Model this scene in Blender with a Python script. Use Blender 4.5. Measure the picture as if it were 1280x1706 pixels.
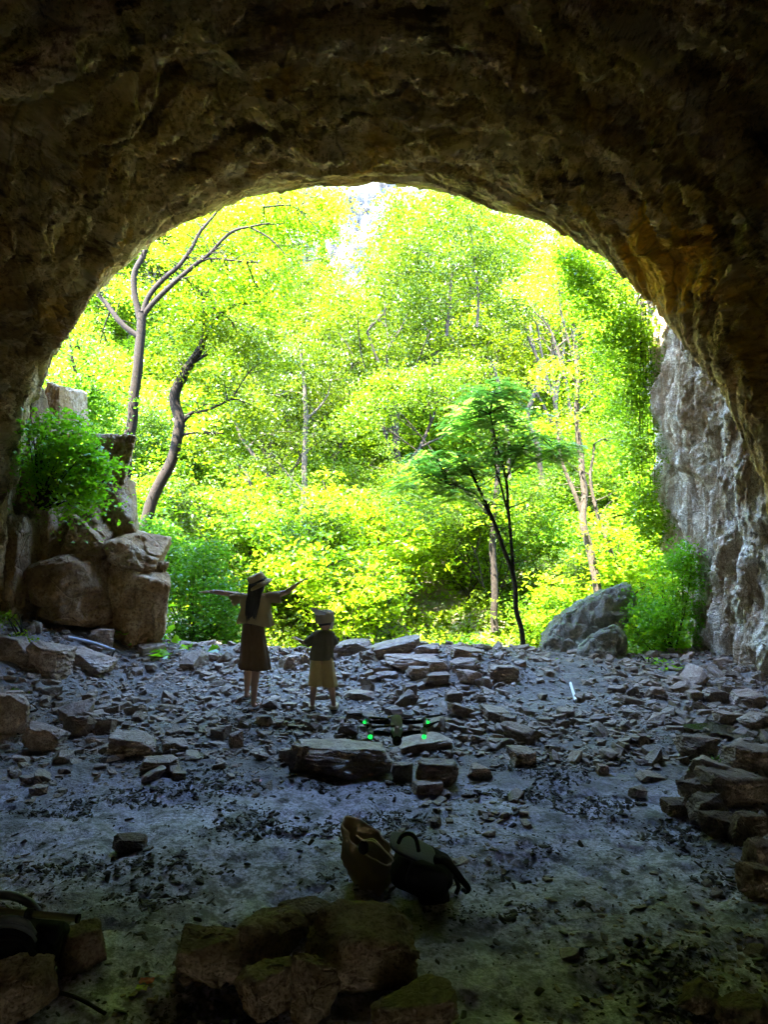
import bpy, bmesh, math, random
import numpy as np
from mathutils import Vector, Matrix, Euler

for o in list(bpy.data.objects): bpy.data.objects.remove(o)
sc = bpy.context.scene
COL = sc.collection
R = math.radians

# ------------------------------------------------------------ camera, world, sun, exposure
FPX, CX, HZ, CAMZ = 1137.0, 640.0, 890.0, 2.0      # focal length and horizon in pixels of the 1280x1706 photograph
cam_d = bpy.data.cameras.new('camera'); cam = bpy.data.objects.new('camera', cam_d); COL.objects.link(cam)
cam_d.sensor_fit = 'VERTICAL'; cam_d.sensor_height = 36.0; cam_d.lens = 36.0*FPX/1706.0
cam_d.shift_y = (HZ-853.0)/1706.0
cam_d.clip_start = 0.05; cam_d.clip_end = 500
cam.location = (0, 0, CAMZ); cam.rotation_euler = (R(90), 0, 0)
sc.camera = cam

SUN_EL, SUN_AZ = 63.0, 226.0        # azimuth clockwise from +Y: behind the camera, to the left
w = bpy.data.worlds.new('World'); sc.world = w; w.use_nodes = True
nt = w.node_tree; bg = nt.nodes['Background']
sky = nt.nodes.new('ShaderNodeTexSky'); sky.sky_type = 'NISHITA'; sky.sun_disc = False
sky.ozone_density = 3.0; sky.dust_density = .3; sky.sun_elevation = R(SUN_EL); sky.sun_rotation = R(SUN_AZ)
nt.links.new(sky.outputs[0], bg.inputs[0]); bg.inputs[1].default_value = 0.15
sd = bpy.data.lights.new('sun', 'SUN'); sun = bpy.data.objects.new('sun', sd); COL.objects.link(sun)
sd.energy = 2.0; sd.angle = R(0.5); sd.color = (1.0, 0.94, 0.82)
to_sun = Vector((math.sin(R(SUN_AZ))*math.cos(R(SUN_EL)), math.cos(R(SUN_AZ))*math.cos(R(SUN_EL)), math.sin(R(SUN_EL))))
sun.rotation_euler = to_sun.to_track_quat('Z', 'Y').to_euler()
sun.location = to_sun*60
sc.view_settings.view_transform = 'Standard'; sc.view_settings.look = 'None'
sc.view_settings.exposure = 6.1; sc.view_settings.gamma = 1.0; sc.view_settings.use_curve_mapping = False
cy = sc.cycles
cy.use_denoising = True
cy.max_bounces = 9; cy.diffuse_bounces = 6; cy.glossy_bounces = 3; cy.transmission_bounces = 5; cy.transparent_max_bounces = 6
cy.sample_clamp_indirect = 6.0
cy.caustics_reflective = False; cy.caustics_refractive = False

# ------------------------------------------------------------ numpy helpers
_rs = np.random.RandomState(7)
_perm = np.concatenate([_rs.permutation(256)]*3)
_g = _rs.normal(size=(256, 3)); _g /= np.linalg.norm(_g, axis=1)[:, None]
def pn(P):
    P = np.asarray(P, float); i = np.floor(P).astype(int); f = P-i; i &= 255
    u = f*f*f*(f*(f*6-15)+10); r = 0
    for a in (0, 1):
        for b in (0, 1):
            for c in (0, 1):
                h = _perm[_perm[_perm[i[:, 0]+a]+i[:, 1]+b]+i[:, 2]+c]
                g = _g[h]
                d = g[:, 0]*(f[:, 0]-a)+g[:, 1]*(f[:, 1]-b)+g[:, 2]*(f[:, 2]-c)
                r = r+d*(u[:, 0] if a else 1-u[:, 0])*(u[:, 1] if b else 1-u[:, 1])*(u[:, 2] if c else 1-u[:, 2])
    return r*1.6
def fbm(P, o=4, gain=.5):
    P = np.asarray(P, float); s = 0; a = 1
    for k in range(o):
        s = s+a*pn(P+k*17.3); P = P*2.03; a *= gain
    return s
def ridged(P, o=4, gain=.5):
    P = np.asarray(P, float); s = 0; a = 1
    for k in range(o):
        s = s+a*(1-2*np.abs(pn(P+k*11.7))); P = P*2.07; a *= gain
    return s
def ss(a, b, x):
    t = np.clip((x-a)/(b-a), 0, 1); return t*t*(3-2*t)
def at(px, py, Y):
    return np.array([(px-CX)/FPX*Y, Y, CAMZ-(py-HZ)/FPX*Y])

def H(x, y):
    """height of the ground"""
    x = np.asarray(x, float); y = np.asarray(y, float)
    h = 0.75*ss(-3.2, -5.3, x)*ss(5.6, 9.0, y)
    h = h + 0.35*ss(3.0, 5.0, x)*ss(2.5, 5.5, y)*(1-ss(6, 8, y))
    h = h + 0.12*ss(8.2, 10.4, y)*(1+0.5*np.sin(x*1.3))
    h = h + 0.22*np.exp(-((x-0.6)/1.3)**2-((y-9.6)/0.8)**2)
    h = h + 0.13*np.exp(-((y-10.5)/.45)**2)*ss(.6, -.6, x)
    # outside
    o = ss(10.8, 13.5, y)
    yy = np.maximum(y-16.5, 0)
    out = -0.75 + 0.40*yy + 0.006*yy*np.minimum(yy, 12)
    out = out + 0.85*np.maximum(-x-3.0-0.16*np.maximum(y-13, 0), 0) + 0.35*np.maximum(x-5.0-0.1*np.maximum(y-13, 0), 0)
    out = np.minimum(out, 34)
    out = out*np.clip(1-ss(60, 66, y)*0, 0, 1)
    return h*(1-o)+out*o
def gp(px, py):
    """point of the ground seen at a pixel"""
    t = 1.0
    Y = 2.0
    while Y < 14:
        p = at(px, py, Y)
        if p[2] < H(p[0], p[1]): break
        Y += 0.01
    return p

def np_mesh(name, V, F, smooth=True, sharp=None):
    """V (n,3); F (m,k) array or list of such arrays"""
    me = bpy.data.meshes.new(name)
    Fs = F if isinstance(F, list) else [F]
    Fs = [np.asarray(f, np.int32) for f in Fs if len(f)]
    me.vertices.add(len(V)); me.vertices.foreach_set('co', np.asarray(V, np.float32).ravel())
    loops = np.concatenate([f.ravel() for f in Fs]); sizes = np.concatenate([np.full(len(f), f.shape[1]) for f in Fs])
    starts = np.concatenate([[0], np.cumsum(sizes)[:-1]]).astype(np.int32)
    me.loops.add(len(loops)); me.loops.foreach_set('vertex_index', loops)
    me.polygons.add(len(sizes)); me.polygons.foreach_set('loop_start', starts)
    me.polygons.foreach_set('use_smooth', np.full(len(sizes), smooth))
    me.update(calc_edges=True); me.validate()
    if sharp: me.set_sharp_from_angle(angle=sharp)
    return me
def obj(name, V, F, mat, parent=None, smooth=True, origin=None, sharp=None):
    """V in world coordinates; local to the parent (an Empty) or to origin"""
    V = np.asarray(V, float)
    off = np.array(origin, float) if origin is not None and parent is None else np.zeros(3); q_ = parent
    while q_ is not None: off = off+np.array(q_.location); q_ = q_.parent
    me = np_mesh(name, V-off, F, smooth, sharp)
    for m in (mat if isinstance(mat, (list, tuple)) else [mat]): me.materials.append(m)
    o = bpy.data.objects.new(name, me); COL.objects.link(o)
    if parent is not None: o.parent = parent
    else: o.location = off
    return o
def tag(o, label=None, cat=None, group=None, kind=None):
    if label: o['label'] = label
    if cat: o['category'] = cat
    if group: o['group'] = group
    if kind: o['kind'] = kind
    return o
def empty(name, loc, label, cat, group=None):
    o = bpy.data.objects.new(name, None); COL.objects.link(o); o.location = tuple(float(v) for v in loc)
    o.empty_display_size = .2
    return tag(o, label, cat, group)
def copy_tree(o, loc, rz, s, label=None, group=None):
    r = o.copy(); COL.objects.link(r); r.location = loc; r.rotation_euler = (0, 0, rz); r.scale = (s[0], s[1], s[2]) if hasattr(s, '__len__') else (s, s, s)
    if label: r['label'] = label
    if group: r['group'] = group
    for ch in list(o.children):
        c = ch.copy(); COL.objects.link(c); c.parent = r
    return r
class MB:
    """collects shapes into one mesh"""
    def __init__(s): s.V = []; s.F = {}; s.n = 0
    def add(s, V, *Fs):
        V = np.asarray(V, float).reshape(-1, 3); s.V.append(V)
        for F in Fs:
            F = np.asarray(F, int)
            if len(F): s.F.setdefault(F.shape[1], []).append(F+s.n)
        s.n += len(V)
    def get(s): return np.concatenate(s.V), [np.concatenate(f) for f in s.F.values()]
    def obj(s, name, mat, parent=None, smooth=True, origin=None):
        V, F = s.get(); return obj(name, V, F, mat, parent, smooth, origin)
def grid_faces(nu, nv, wrap=False):
    a = np.arange(nu*nv).reshape(nu, nv)
    if wrap: a = np.concatenate([a, a[:, :1]], 1)
    return np.stack([a[:-1, :-1], a[1:, :-1], a[1:, 1:], a[:-1, 1:]], -1).reshape(-1, 4)
def frames(P):
    P = np.asarray(P, float); T = np.gradient(P, axis=0); T /= np.linalg.norm(T, axis=1)[:, None]+1e-9
    up = np.array([0, 0, 1.]) if abs(T[0][2]) < .9 else np.array([1., 0, 0])
    N = np.cross(T, up); N /= np.linalg.norm(N, axis=1)[:, None]+1e-9
    for i in range(1, len(N)):
        n = N[i-1]-T[i]*np.dot(N[i-1], T[i]); N[i] = n/(np.linalg.norm(n)+1e-9)
    B = np.cross(T, N); return T, N, B
def tube(mb, P, r, k=6, cap=True):
    P = np.asarray(P, float); r = np.broadcast_to(np.asarray(r, float), (len(P),))
    T, N, B = frames(P); a = np.arange(k)*2*math.pi/k
    V = P[:, None]+r[:, None, None]*(np.cos(a)[None, :, None]*N[:, None]+np.sin(a)[None, :, None]*B[:, None])
    Fs = [grid_faces(len(P), k, True)]
    V = V.reshape(-1, 3)
    if cap:
        n = len(V); V = np.vstack([V, P[0], P[-1]]); i = np.arange(k); j = (i+1) % k
        Fs.append(np.stack([np.full(k, n), j, i], 1)); b = (len(P)-1)*k
        Fs.append(np.stack([np.full(k, n+1), b+i, b+j], 1))
    mb.add(V, *Fs)
def smooth_path(P, n):
    """Catmull-Rom through points"""
    P = np.asarray(P, float); m = len(P)
    if m < 3: t = np.linspace(0, 1, n)[:, None]; return P[0]*(1-t)+P[-1]*t
    Q = np.vstack([2*P[0]-P[1], P, 2*P[-1]-P[-2]]); out = []
    for t in np.linspace(0, m-1-1e-6, n):
        i = int(t); f = t-i; a, b, c, d = Q[i:i+4]
        out.append(.5*((2*b)+(-a+c)*f+(2*a-5*b+4*c-d)*f*f+(-a+3*b-3*c+d)*f**3))
    return np.array(out)
def loft(mb, rings, capA=True, capB=True):
    """rings (n,k,3)"""
    rings = np.asarray(rings, float); n, k = rings.shape[:2]; V = rings.reshape(-1, 3)
    Fs = [grid_faces(n, k, True)]; i = np.arange(k); j = (i+1) % k
    if capA: V = np.vstack([V, rings[0].mean(0)]); Fs.append(np.stack([np.full(k, len(V)-1), j, i], 1))
    if capB: V = np.vstack([V, rings[-1].mean(0)]); Fs.append(np.stack([np.full(k, len(V)-1), (n-1)*k+i, (n-1)*k+j], 1))
    mb.add(V, *Fs)
_ico = {}
def ico(s):
    if s not in _ico:
        bm = bmesh.new(); bmesh.ops.create_icosphere(bm, subdivisions=s, radius=1)
        V = np.array([v.co[:] for v in bm.verts]); V /= np.linalg.norm(V, axis=1)[:, None]
        F = np.array([[v.index for v in f.verts] for f in bm.faces]); bm.free(); _ico[s] = (V, F)
    return _ico[s]
def ball(mb, c, r, s=2, rot=None):
    V, F = ico(s); V = V*np.asarray(r)
    if rot is not None: V = V@np.array(rot).T
    mb.add(V+np.asarray(c), F)

# ------------------------------------------------------------ materials
def ramp(nt, fac, stops):
    n = nt.nodes.new('ShaderNodeValToRGB'); e = n.color_ramp.elements
    while len(e) > 1: e.remove(e[-1])
    e[0].position = stops[0][0]; e[0].color = (*stops[0][1], 1)
    for p, c in stops[1:]:
        x = e.new(p); x.color = (*c, 1)
    nt.links.new(fac, n.inputs[0]); return n.outputs[0]
def noise_n(nt, co, scale, detail=6, rough=.6, dist=0., sc3=None):
    n = nt.nodes.new('ShaderNodeTexNoise'); n.inputs['Scale'].default_value = scale; n.inputs['Detail'].default_value = detail
    n.inputs['Roughness'].default_value = rough; n.inputs['Distortion'].default_value = dist
    if sc3 is not None:
        m = nt.nodes.new('ShaderNodeMapping'); m.inputs['Scale'].default_value = sc3; nt.links.new(co, m.inputs[0]); co = m.outputs[0]
    nt.links.new(co, n.inputs['Vector']); return n.outputs[0]
def mixc(nt, fac, a, b, mode='MIX'):
    n = nt.nodes.new('ShaderNodeMix'); n.data_type = 'RGBA'; n.blend_type = mode
    for s, v in ((n.inputs[0], fac), (n.inputs[6], a), (n.inputs[7], b)):
        if hasattr(v, 'is_output') or isinstance(v, bpy.types.NodeSocket): nt.links.new(v, s)
        elif isinstance(v, (int, float)): s.default_value = v
        else: s.default_value = (*v, 1)
    return n.outputs[2]
def mth(nt, op, a, b=0.):
    n = nt.nodes.new('ShaderNodeMath'); n.operation = op
    for s, v in ((n.inputs[0], a), (n.inputs[1], b)):
        if isinstance(v, bpy.types.NodeSocket): nt.links.new(v, s)
        else: s.default_value = v
    return n.outputs[0]
def bump(nt, h, dist, strength=1., prev=None):
    n = nt.nodes.new('ShaderNodeBump'); n.inputs['Distance'].default_value = dist; n.inputs['Strength'].default_value = strength
    nt.links.new(h, n.inputs['Height'])
    if prev is not None: nt.links.new(prev, n.inputs['Normal'])
    return n.outputs[0]
def new_mat(name):
    m = bpy.data.materials.new(name); m.use_nodes = True; nt = m.node_tree; b = nt.nodes['Principled BSDF']
    tc = nt.nodes.new('ShaderNodeTexCoord'); return m, nt, b, tc.outputs['Object']
def plain(name, col, rough=.8, spec=.3, var=.15, scale=8., bmp=0., metallic=0.):
    m, nt, b, co = new_mat(name)
    f = noise_n(nt, co, scale, 4)
    c = ramp(nt, f, [(.3, tuple(v*(1-var) for v in col)), (.7, tuple(min(1, v*(1+var)) for v in col))])
    nt.links.new(c, b.inputs['Base Color']); b.inputs['Roughness'].default_value = rough; b.inputs['Specular IOR Level'].default_value = spec
    b.inputs['Metallic'].default_value = metallic
    if bmp: nt.links.new(bump(nt, noise_n(nt, co, scale*6, 4), bmp), b.inputs['Normal'])
    return m
def rock_mat(name, c1, c2, c3, scale=1., rough=.75, bumpd=.02, streak=None, ochre=None, spec=.35, moss=None, stain=None, bands=None, crack=0.):
    """c1 dark mineral, c2 main, c3 pale crust"""
    m, nt, b, co = new_mat(name)
    n1 = noise_n(nt, co, .9*scale, 8, .65, .4)
    n2 = noise_n(nt, co, 5*scale, 8, .7, .2)
    n3 = noise_n(nt, co, 22*scale, 6, .7)
    base = ramp(nt, n1, [(.30, c1), (.48, c2), (.66, c3)])
    base = mixc(nt, mth(nt, 'MULTIPLY', ramp(nt, n2, [(.38, (1, 1, 1)), (.52, (0, 0, 0))]), .6), base, tuple(v*.45 for v in c2))
    base = mixc(nt, ramp(nt, n2, [(.56, (0, 0, 0)), (.70, (.55,)*3)]), base, c3)
    nb = None
    base = mixc(nt, ramp(nt, n3, [(.40, (.75,)*3), (.50, (0, 0, 0))]), base, tuple(v*.75 for v in c1))
    if bands:
        wp = nt.nodes.new('ShaderNodeVectorMath'); wp.operation = 'ADD'; nzc = nt.nodes.new('ShaderNodeTexNoise'); nzc.inputs['Scale'].default_value = .6; nzc.inputs['Detail'].default_value = 3; nt.links.new(co, nzc.inputs['Vector'])
        nt.links.new(co, wp.inputs[0]); nt.links.new(nzc.outputs['Color'], wp.inputs[1])
        nb = noise_n(nt, wp.outputs[0], 1.0, 7, .68, .15, sc3=bands)
        base = mixc(nt, ramp(nt, nb, [(.38, (.95,)*3), (.45, (0, 0, 0))]), base, tuple(v*.45 for v in c1))
        base = mixc(nt, ramp(nt, nb, [(.53, (0, 0, 0)), (.59, (.8,)*3)]), base, c3)
    if ochre:
        n4 = noise_n(nt, co, .55*scale, 5, .6, .8)
        base = mixc(nt, ramp(nt, n4, [(.57, (0, 0, 0)), (.66, (.8,)*3)]), base, ochre)
    if stain:
        vd = nt.nodes.new('ShaderNodeVectorMath'); vd.operation = 'MULTIPLY'; vd.inputs[1].default_value = (1.9, .8, .75)
        va = nt.nodes.new('ShaderNodeVectorMath'); va.operation = 'SUBTRACT'; va.inputs[1].default_value = stain; nt.links.new(co, va.inputs[0]); nt.links.new(va.outputs[0], vd.inputs[0])
        vl = nt.nodes.new('ShaderNodeVectorMath'); vl.operation = 'LENGTH'; nt.links.new(vd.outputs[0], vl.inputs[0])
        f = mth(nt, 'SUBTRACT', mth(nt, 'ADD', n2, .35), vl.outputs['Value'])
        base = mixc(nt, ramp(nt, f, [(.0, (0, 0, 0)), (.12, (.9,)*3)]), base, (.75, .42, .04))
    if streak:
        n5 = noise_n(nt, co, 1.0, 8, .7, .3, sc3=(2.6*scale, 2.6*scale, .35*scale))
        base = mixc(nt, ramp(nt, n5, [(.46, (0, 0, 0)), (.56, (.85,)*3)]), base, streak)
    oi = nt.nodes.new('ShaderNodeObjectInfo')
    hv = nt.nodes.new('ShaderNodeHueSaturation'); nt.links.new(base, hv.inputs['Color'])
    nt.links.new(mth(nt, 'ADD', mth(nt, 'MULTIPLY', oi.outputs['Random'], .5), .75), hv.inputs['Value'])
    out = hv.outputs[0]
    if moss:
        geo = nt.nodes.new('ShaderNodeNewGeometry'); sep = nt.nodes.new('ShaderNodeSeparateXYZ'); nt.links.new(geo.outputs['Normal'], sep.inputs[0])
        f = mth(nt, 'MULTIPLY', ramp(nt, sep.outputs[2], [(.3, (0, 0, 0)), (.8, (1, 1, 1))]), ramp(nt, n2, [(.45, (0, 0, 0)), (.6, (1, 1, 1))]))
        out = mixc(nt, f, out, moss)
    nt.links.new(out, b.inputs['Base Color'])
    nt.links.new(ramp(nt, n2, [(.3, (rough+.1,)*3), (.7, (rough-.15,)*3)]), b.inputs['Roughness'])
    b.inputs['Specular IOR Level'].default_value = spec
    k = bump(nt, n2, bumpd*2, .9); k = bump(nt, n3, bumpd*.6, .9, k)
    vo = nt.nodes.new('ShaderNodeTexVoronoi'); vo.feature = 'DISTANCE_TO_EDGE'; vo.inputs['Scale'].default_value = 2.2*scale
    wv = noise_n(nt, co, 2*scale, 4); 
    mp = nt.nodes.new('ShaderNodeMixRGB'); mp.inputs[0].default_value = .25; nt.links.new(co, mp.inputs[1]); 
    nz = nt.nodes.new('ShaderNodeTexNoise'); nz.inputs['Scale'].default_value = 1.7*scale; nt.links.new(co, nz.inputs['Vector']); nt.links.new(nz.outputs['Color'], mp.inputs[2])
    nt.links.new(mp.outputs[0], vo.inputs['Vector'])
    cr = ramp(nt, vo.outputs['Distance'], [(0, (0, 0, 0)), (.03, (1, 1, 1))])
    k = bump(nt, cr, bumpd*1.2, .6, k)
    if crack: nt.links.new(mixc(nt, mth(nt, 'MULTIPLY', mth(nt, 'SUBTRACT', 1., cr), crack), out, tuple(v*.25 for v in c1)), b.inputs['Base Color'])
    if nb is not None: k = bump(nt, nb, .16, 1., k)
    nt.links.new(k, b.inputs['Normal'])
    return m
def leaf_mat(name, dif, tra, var=.35, gloss=.25, tmix=.5):
    m, nt, b, co = new_mat(name); nt.nodes.remove(b); out = nt.nodes['Material Output']
    geo = nt.nodes.new('ShaderNodeNewGeometry'); oi = nt.nodes.new('ShaderNodeObjectInfo')
    n = noise_n(nt, geo.outputs['Position'], .45, 3)
    f = mth(nt, 'ADD', mth(nt, 'MULTIPLY', geo.outputs['Random Per Island'], .32), mth(nt, 'ADD', mth(nt, 'MULTIPLY', oi.outputs['Random'], .40), mth(nt, 'MULTIPLY', n, .5)))
    def vr(c):
        lo = (c[0]*(1-var)*.62, c[1]*(1-var), c[2]*(1-var*.3)); hi = (min(1, c[0]*(1+var*1.2)), min(1, c[1]*(1+var)), c[2])
        return ramp(nt, f, [(.25, lo), (.6, c), (.95, hi)])
    d = nt.nodes.new('ShaderNodeBsdfDiffuse'); t = nt.nodes.new('ShaderNodeBsdfTranslucent'); g = nt.nodes.new('ShaderNodeBsdfGlossy')
    nt.links.new(vr(dif), d.inputs[0]); nt.links.new(vr(tra), t.inputs[0]); g.inputs['Roughness'].default_value = .38
    g.inputs[0].default_value = (.8, .85, .9, 1)
    a = nt.nodes.new('ShaderNodeMixShader'); a.inputs[0].default_value = tmix; nt.links.new(d.outputs[0], a.inputs[1]); nt.links.new(t.outputs[0], a.inputs[2])
    fr = nt.nodes.new('ShaderNodeFresnel'); fr.inputs[0].default_value = 1.4
    c = nt.nodes.new('ShaderNodeMixShader'); nt.links.new(mth(nt, 'MULTIPLY', fr.outputs[0], gloss*2), c.inputs[0]); nt.links.new(a.outputs[0], c.inputs[1]); nt.links.new(g.outputs[0], c.inputs[2])
    nt.links.new(c.outputs[0], out.inputs[0]); return m

M = {}
M['cave'] = rock_mat('cave_limestone', (.25, .145, .055), (.60, .41, .18), (.78, .61, .34), .8, .8, .045, ochre=(.62, .36, .06), stain=tuple(at(1112, 420, 8.3)), bands=(.55, 3.6, 2.6), crack=.4)
M['pillar'] = rock_mat('weathered_limestone', (.30, .19, .11), (.70, .58, .44), (.88, .82, .72), 2.0, .8, .05, streak=(.24, .15, .08), crack=.5)
M['block'] = rock_mat('bedded_limestone', (.17, .09, .04), (.31, .19, .085), (.46, .37, .27), 1.2, .78, .02)
M['slabrock'] = rock_mat('grey_slab_rock', (.16, .15, .12), (.24, .23, .19), (.34, .33, .29), 1.6, .8, .02, moss=(.10, .16, .04))
M['stone'] = rock_mat('broken_stone', (.15, .09, .06), (.27, .19, .14), (.40, .33, .27), 3.0, .62, .006, spec=.5)
M['mossstone'] = rock_mat('lichen_stone', (.10, .072, .052), (.21, .155, .115), (.35, .28, .215), 3.0, .8, .008, spec=.15)
M['cliff'] = rock_mat('far_cliff', (.018, .020, .026), (.038, .041, .050), (.09, .09, .10), .35, .9, .25, streak=(.12, .11, .10))
M['bark'] = plain('bark', (.022, .017, .012), .9, .2, .45, 14, .01)
M['barkpale'] = plain('pale_bark', (.055, .043, .030), .9, .2, .35, 12, .01)
M['barkdark'] = plain('dark_bark', (.013, .0085, .005), .9, .2, .35, 14, .01)
M['leaf'] = leaf_mat('yellow_green_leaves', (.046, .072, .003), (.110, .168, .0035), var=.66, gloss=.02, tmix=.40)
M['leafmid'] = leaf_mat('green_leaves', (.042, .080, .004), (.100, .180, .005), var=.66, gloss=.02, tmix=.40)
M['leafdark'] = leaf_mat('deep_green_leaves', (.055, .13, .006), (.13, .30, .010), gloss=.02)
M['leafteal'] = leaf_mat('blue_green_leaves', (0.10, 0.23, 0.03), (0.20, 0.43, 0.038), gloss=.10)
M['leafbright'] = leaf_mat('fresh_green_leaves', (0.1044, 0.174, 0.00609), (0.2349, 0.3741, 0.00783), gloss=.02, tmix=.6)

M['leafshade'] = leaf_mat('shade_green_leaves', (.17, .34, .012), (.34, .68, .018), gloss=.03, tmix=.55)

# ground material: mud with pale blue sky sheen painted into its colour, gravel soil, forest floor
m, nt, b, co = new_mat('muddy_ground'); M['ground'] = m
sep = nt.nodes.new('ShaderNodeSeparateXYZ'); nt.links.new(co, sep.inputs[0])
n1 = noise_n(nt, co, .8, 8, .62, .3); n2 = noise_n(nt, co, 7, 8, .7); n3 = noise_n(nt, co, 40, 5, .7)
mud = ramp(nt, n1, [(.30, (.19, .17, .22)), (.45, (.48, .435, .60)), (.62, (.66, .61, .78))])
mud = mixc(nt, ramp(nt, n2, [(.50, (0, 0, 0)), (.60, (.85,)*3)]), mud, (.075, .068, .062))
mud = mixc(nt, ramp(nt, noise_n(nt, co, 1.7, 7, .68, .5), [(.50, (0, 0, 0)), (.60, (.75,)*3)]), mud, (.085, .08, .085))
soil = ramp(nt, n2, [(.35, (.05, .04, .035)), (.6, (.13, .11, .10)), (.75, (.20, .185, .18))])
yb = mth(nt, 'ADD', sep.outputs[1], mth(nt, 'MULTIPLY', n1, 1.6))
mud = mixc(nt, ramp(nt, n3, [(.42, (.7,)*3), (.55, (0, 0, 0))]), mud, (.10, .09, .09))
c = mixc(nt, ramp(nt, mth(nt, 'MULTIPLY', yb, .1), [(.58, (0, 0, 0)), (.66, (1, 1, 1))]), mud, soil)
forest = ramp(nt, n2, [(.35, (.05, .035, .02)), (.5, (.10, .08, .04)), (.62, (.05, .10, .02)), (.75, (.09, .16, .02))])
c = mixc(nt, ramp(nt, mth(nt, 'MULTIPLY', sep.outputs[1], .05), [(.54, (0, 0, 0)), (.60, (1, 1, 1))]), c, forest)
bounce_patch = ramp(nt, n3, [(.35, (.26, .21, .15)), (.5, (.42, .35, .26)), (.65, (.55, .49, .40))])     # pale ground added out of view behind the ridge to bounce sun onto the vault
ax = mth(nt, 'ABSOLUTE', mth(nt, 'SUBTRACT', sep.outputs[0], .3)); yy_ = mth(nt, 'ABSOLUTE', mth(nt, 'SUBTRACT', sep.outputs[1], 13.6))
f1 = ramp(nt, mth(nt, 'MULTIPLY', mth(nt, 'ADD', ax, n1), .1), [(.48, (1, 1, 1)), (.54, (0, 0, 0))]); f2 = ramp(nt, mth(nt, 'MULTIPLY', mth(nt, 'ADD', yy_, n1), .1), [(.24, (1, 1, 1)), (.29, (0, 0, 0))])
c = mixc(nt, mth(nt, 'MULTIPLY', f1, f2), c, bounce_patch)
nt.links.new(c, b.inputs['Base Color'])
nt.links.new(ramp(nt, noise_n(nt, co, .55, 4), [(.42, (.72,)*3), (.62, (.30,)*3)]), b.inputs['Roughness']); b.inputs['Specular IOR Level'].default_value = .5
k = bump(nt, n2, .04, .9); k = bump(nt, n3, .014, 1., k); nt.links.new(k, b.inputs['Normal'])

# ------------------------------------------------------------ ground (one sheet to behind the far cliff)
def axis(fine0, fine1, step, lo, hi, g=1.12):
    a = list(np.arange(fine0, fine1, step)); s = step; v = fine1
    while v < hi: a.append(v); s *= g; v += min(s, 2.0)
    a.append(hi); s = step; v = fine0-step; p = []
    while v > lo: p.append(v); s *= g; v -= min(s, 2.0)
    p.append(lo); return np.array(p[::-1]+a)
gx = axis(-6.0, 6.0, .03, -90, 90); gy = axis(2.3, 11.6, .026, -70, 120)
X, Y = np.meshgrid(gx, gy, indexing='ij'); P = np.stack([X.ravel(), Y.ravel(), np.zeros(X.size)], 1)
def ground_detail(P):
    y = P[:, 1]; near = 1-ss(11, 14, y)
    mudm = 1-ss(5.2, 6.2, y+.6*pn(P*.7))
    a = .035*fbm(P*1.1, 3)+.018*fbm(P*4+3, 3)
    dents = -.03*ss(.25, .6, pn(P*2.6+9))-.022*ss(.2, .5, pn(P*6.5+4))
    rough = .018*ridged(P*9, 3)+.02*fbm(P*3.2, 3)
    return near*(a+mudm*(dents+.007*fbm(P*18, 2))+(1-mudm)*rough)+(1-near)*.35*fbm(P*.5, 4)
Z = H(P[:, 0], P[:, 1])+ground_detail(P)
P[:, 2] = Z
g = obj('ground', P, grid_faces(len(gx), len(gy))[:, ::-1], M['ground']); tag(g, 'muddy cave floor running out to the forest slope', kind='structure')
def GZ(x, y):
    x = np.atleast_1d(np.asarray(x, float)); y = np.atleast_1d(np.asarray(y, float))
    return H(x, y)+ground_detail(np.stack([x, y, 0*x], 1))
def on_ground(px, py):
    p = gp(px, py); p[2] = GZ(p[0], p[1])[0]; return p

# ------------------------------------------------------------ the cave
rim_px = [(-10, 1330, 9.0), (-6, 1180, 9.2), (6, 1060, 9.4), (8, 960, 9.5), (18, 860, 9.6), (38, 760, 9.7), (62, 670, 9.8), (100, 583, 9.9), (150, 503, 10.0), (203, 443, 10.1), (268, 392, 10.2),
          (330, 362, 10.3), (400, 335, 10.4), (480, 318, 10.5), (560, 309, 10.5), (640, 308, 10.5), (720, 317, 10.5), (800, 341, 10.4), (870, 368, 10.2), (905, 375, 10.1), (950, 402, 10.0), (1000, 437, 9.8),
          (1045, 472, 9.6), (1088, 514, 9.3), (1140, 572, 9.0), (1185, 635, 8.7), (1225, 705, 8.45), (1262, 790, 8.3), (1290, 880, 8.1), (1315, 980, 8.0), (1335, 1090, 7.9), (1345, 1220, 7.8), (1350, 1400, 7.8)]
rim = smooth_path(np.array([at(*p) for p in rim_px]), 3000)
NU = 1200
L = np.concatenate([[0], np.cumsum(np.linalg.norm(np.diff(rim, axis=0), axis=1))])
rim = np.stack([np.interp(np.linspace(0, L[-1], NU), L, rim[:, k]) for k in range(3)], 1)
cen = np.array([0.1, 0, 2.6])
rad = rim-cen; rad[:, 1] = 0; rad[:, 2] = np.where(rad[:, 2] < 0, rad[:, 2]*.25, rad[:, 2])
rad /= np.linalg.norm(rad, axis=1)[:, None]
ws = np.concatenate([np.linspace(0, 1.0, 70)[:-1], np.linspace(1.0, 6.5, 330)[:-1], np.linspace(6.5, 16, 60)[:-1], np.linspace(16, 62, 36)])
def expo(w):
    return -0.20*np.minimum(w, 5.0)+2.4*ss(4.5, 12.0, w)
rows = []
for wv in ws:
    close = 1-ss(34, 62, wv)*.995
    p = rim.copy(); p[:, 1] -= wv*(1-.0*wv); p = p+rad*expo(wv)
    c = cen.copy(); q = p.copy(); q[:, [0, 2]] = (p[:, [0, 2]]-c[[0, 2]])*close+c[[0, 2]]
    rows.append(q)
out_s = [(.04, .12), (.18, .35), (.5, .6), (1.0, .8), (1.4, .8), (1.7, .6), (1.9, .3), (2.05, -.2), (2.2, -1.), (2.8, -8), (3.2, -36)]
orow = []
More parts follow.
